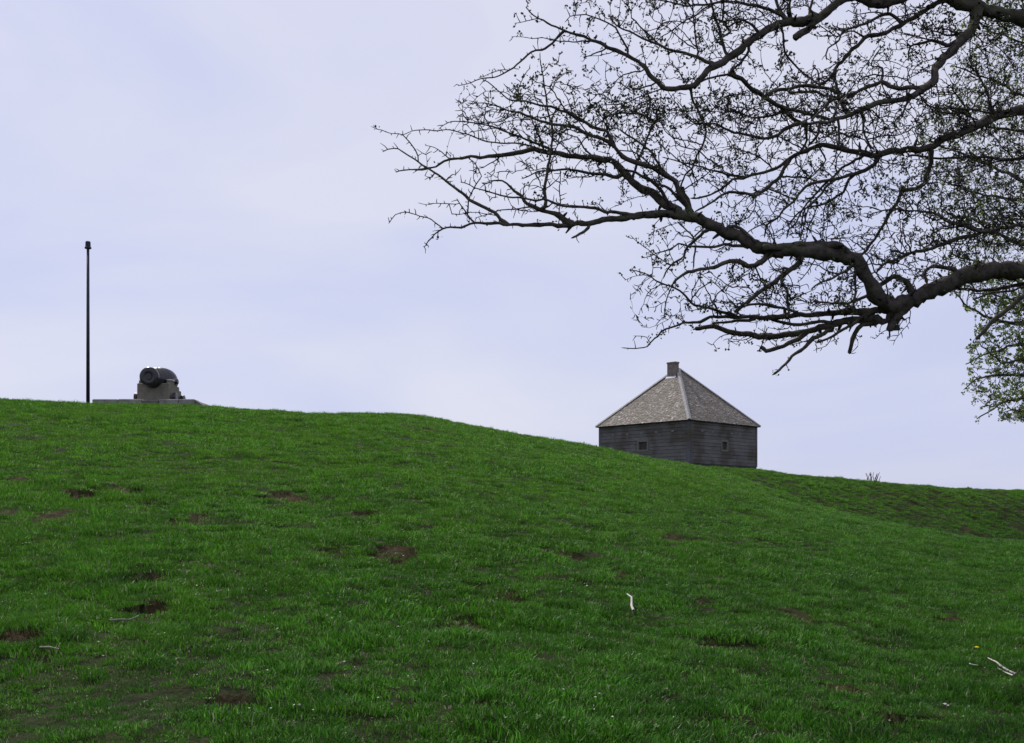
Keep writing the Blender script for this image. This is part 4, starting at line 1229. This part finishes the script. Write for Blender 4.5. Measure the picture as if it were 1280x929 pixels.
# ------------------------------------------------------------------ litter on the grass
def stick(name, label, cat, pxpts, r0, r1, mat, lift=.04, group=None, prong=None):
    ws = [ground_at(a, b) for a, b in pxpts]
    z = [float(height(w[0], w[1])) for w in ws]
    o = thing(name, label, cat, (ws[0][0], ws[0][1], z[0]), 0, group)
    P_ = np.array([(w[0] - ws[0][0], w[1] - ws[0][1], zz - z[0] + lift) for w, zz in zip(ws, z)])
    V, Fq = tube(P_, np.linspace(r0, r1, len(P_)), 6, .12)
    link("shaft", np_mesh("shaft", V, Fq), o, mat)
    if prong:
        ws2 = [ground_at(a, b) for a, b in prong]
        P2 = np.array([(w[0] - ws[0][0], w[1] - ws[0][1], float(height(w[0], w[1])) - z[0] + lift * .8) for w in ws2])
        V, Fq = tube(P2, np.linspace(r0 * .6, r1 * .6, len(P2)), 5, .1)
        link("prong", np_mesh("prong", V, Fq), o, mat)
    return o
grp = "dead sticks lying in the grass"
stick("stick", "white forked stick near the dandelion at lower right", "stick", [(1270, 851), (1261, 844), (1250, 835), (1246, 830), (1235, 823)], .010, .005, M_stick, .035, grp, [(1266, 853), (1257, 850), (1247, 843)])
stick("stick", "short white bent stick standing out in mid slope grass", "stick", [(792, 766), (789.5, 761), (789.5, 750), (784, 745)], .012, .006, M_stick, .06, grp)
stick("stick", "long greenish grey twig under the bare soil at left", "stick", [(136, 797), (150, 794), (162, 793), (173, 790)], .009, .005, M_greystick, .06, grp)
stick("stick", "small pale twig left of the forked white stick", "stick", [(1212, 836), (1217, 838), (1223, 841)], .005, .003, M_stick, .035, grp)
stick("stick", "pale broken twig right of the lower soil scar at left", "stick", [(269, 755), (274, 753), (279, 751)], .006, .005, M_greystick, .035, grp)
stick("stick", "thin grey twig low in the grass near the left edge", "stick", [(50, 829), (62, 832), (74, 834)], .008, .005, M_greystick, .035, grp)
# dandelion
dx, dy, _ = ground_at(1221, 820)
dz = float(height(dx, dy))
dan = thing("dandelion", "single yellow dandelion flower in the grass at lower right", "flower", (dx, dy, dz))
V, Fq = tube(np.array([(0, 0, 0), (.004, 0, .04), (0, 0, .085)]), [.003, .0025, .003], 6)
link("stem", np_mesh("stem", V, Fq), dan, M_grass)
mb = MB()
for ring_, nn_ in ((.022, 18), (.016, 14), (.009, 9)):
    for k in range(nn_):
        a = k / nn_ * 6.283 + ring_ * 50
        h0 = .088 + (.022 - ring_) * .35
        ca_, sa_ = math.cos(a), math.sin(a); wx = .0028
        mb.add([(0, 0, h0), (ca_*ring_*.6 - sa_*wx, sa_*ring_*.6 + ca_*wx, h0 + .007), (ca_*ring_, sa_*ring_, h0 + .004), (ca_*ring_*.6 + sa_*wx, sa_*ring_*.6 - ca_*wx, h0 + .007)], [(0, 1, 2, 3)])
link("flower_head", mb.mesh("flower_head"), dan, M_yellow)
# pale dry leaves, plus white flecks painting glints on the blades
mb = MB()
def fleck(x, y, s):
    z = float(height(x, y)) + TR.uniform(.02, .07)
    a = TR.uniform(0, 6.28); b = TR.uniform(.2, 1.2)
    ax = np.array([math.cos(a), math.sin(a), 0]) * s; bx_ = np.array([-math.sin(a) * math.cos(b), math.cos(a) * math.cos(b), math.sin(b)]) * s * TR.uniform(.35, .6)
    c = np.array([x, y, z])
    mb.add([c - ax, c - bx_ * .8, c + ax, c + bx_], [(0, 1, 2), (0, 2, 3)])
clus = [(490, 690, 22, 10, 26), (560, 735, 14, 8, 12), (256, 748, 10, 7, 10), (370, 905, 34, 8, 7), (752, 722, 14, 6, 12), (835, 728, 10, 5, 8), (780, 560, 30, 8, 16), (1060, 645, 40, 10, 20), (960, 630, 40, 12, 10), (740, 735, 14, 6, 8), (1190, 905, 30, 10, 6), (730, 905, 30, 10, 12)]
for cx_, cy_, sx_, sy_, n_ in clus:
    for _ in range(n_):
        x_, y_, _z = ground_at(cx_ + TR.gauss(0, sx_ / 1.6), cy_ + TR.gauss(0, sy_ / 1.6))
        fleck(x_, y_, TR.uniform(.006, .014) * (1 if y_ < 25 else 1.8))
for _ in range(420):
    x_, y_, _z = ground_at(TR.uniform(-40, 1320), 600 + 340 * TR.random() ** 1.3)
    fleck(x_, y_, TR.uniform(.004, .009) * (1 if y_ < 12 else 1.8))
lit = link("litter_and_glints", mb.mesh("litter_and_glints"), None, simple("pale_leaf_and_glint", (.38, .36, .30), (.62, .60, .54), 40, .5, bmp=0), kind="stuff")
lit["label"] = "pale dry leaf flecks and painted blade glints through the grass"
lit["category"] = "leaf litter"
print("done")
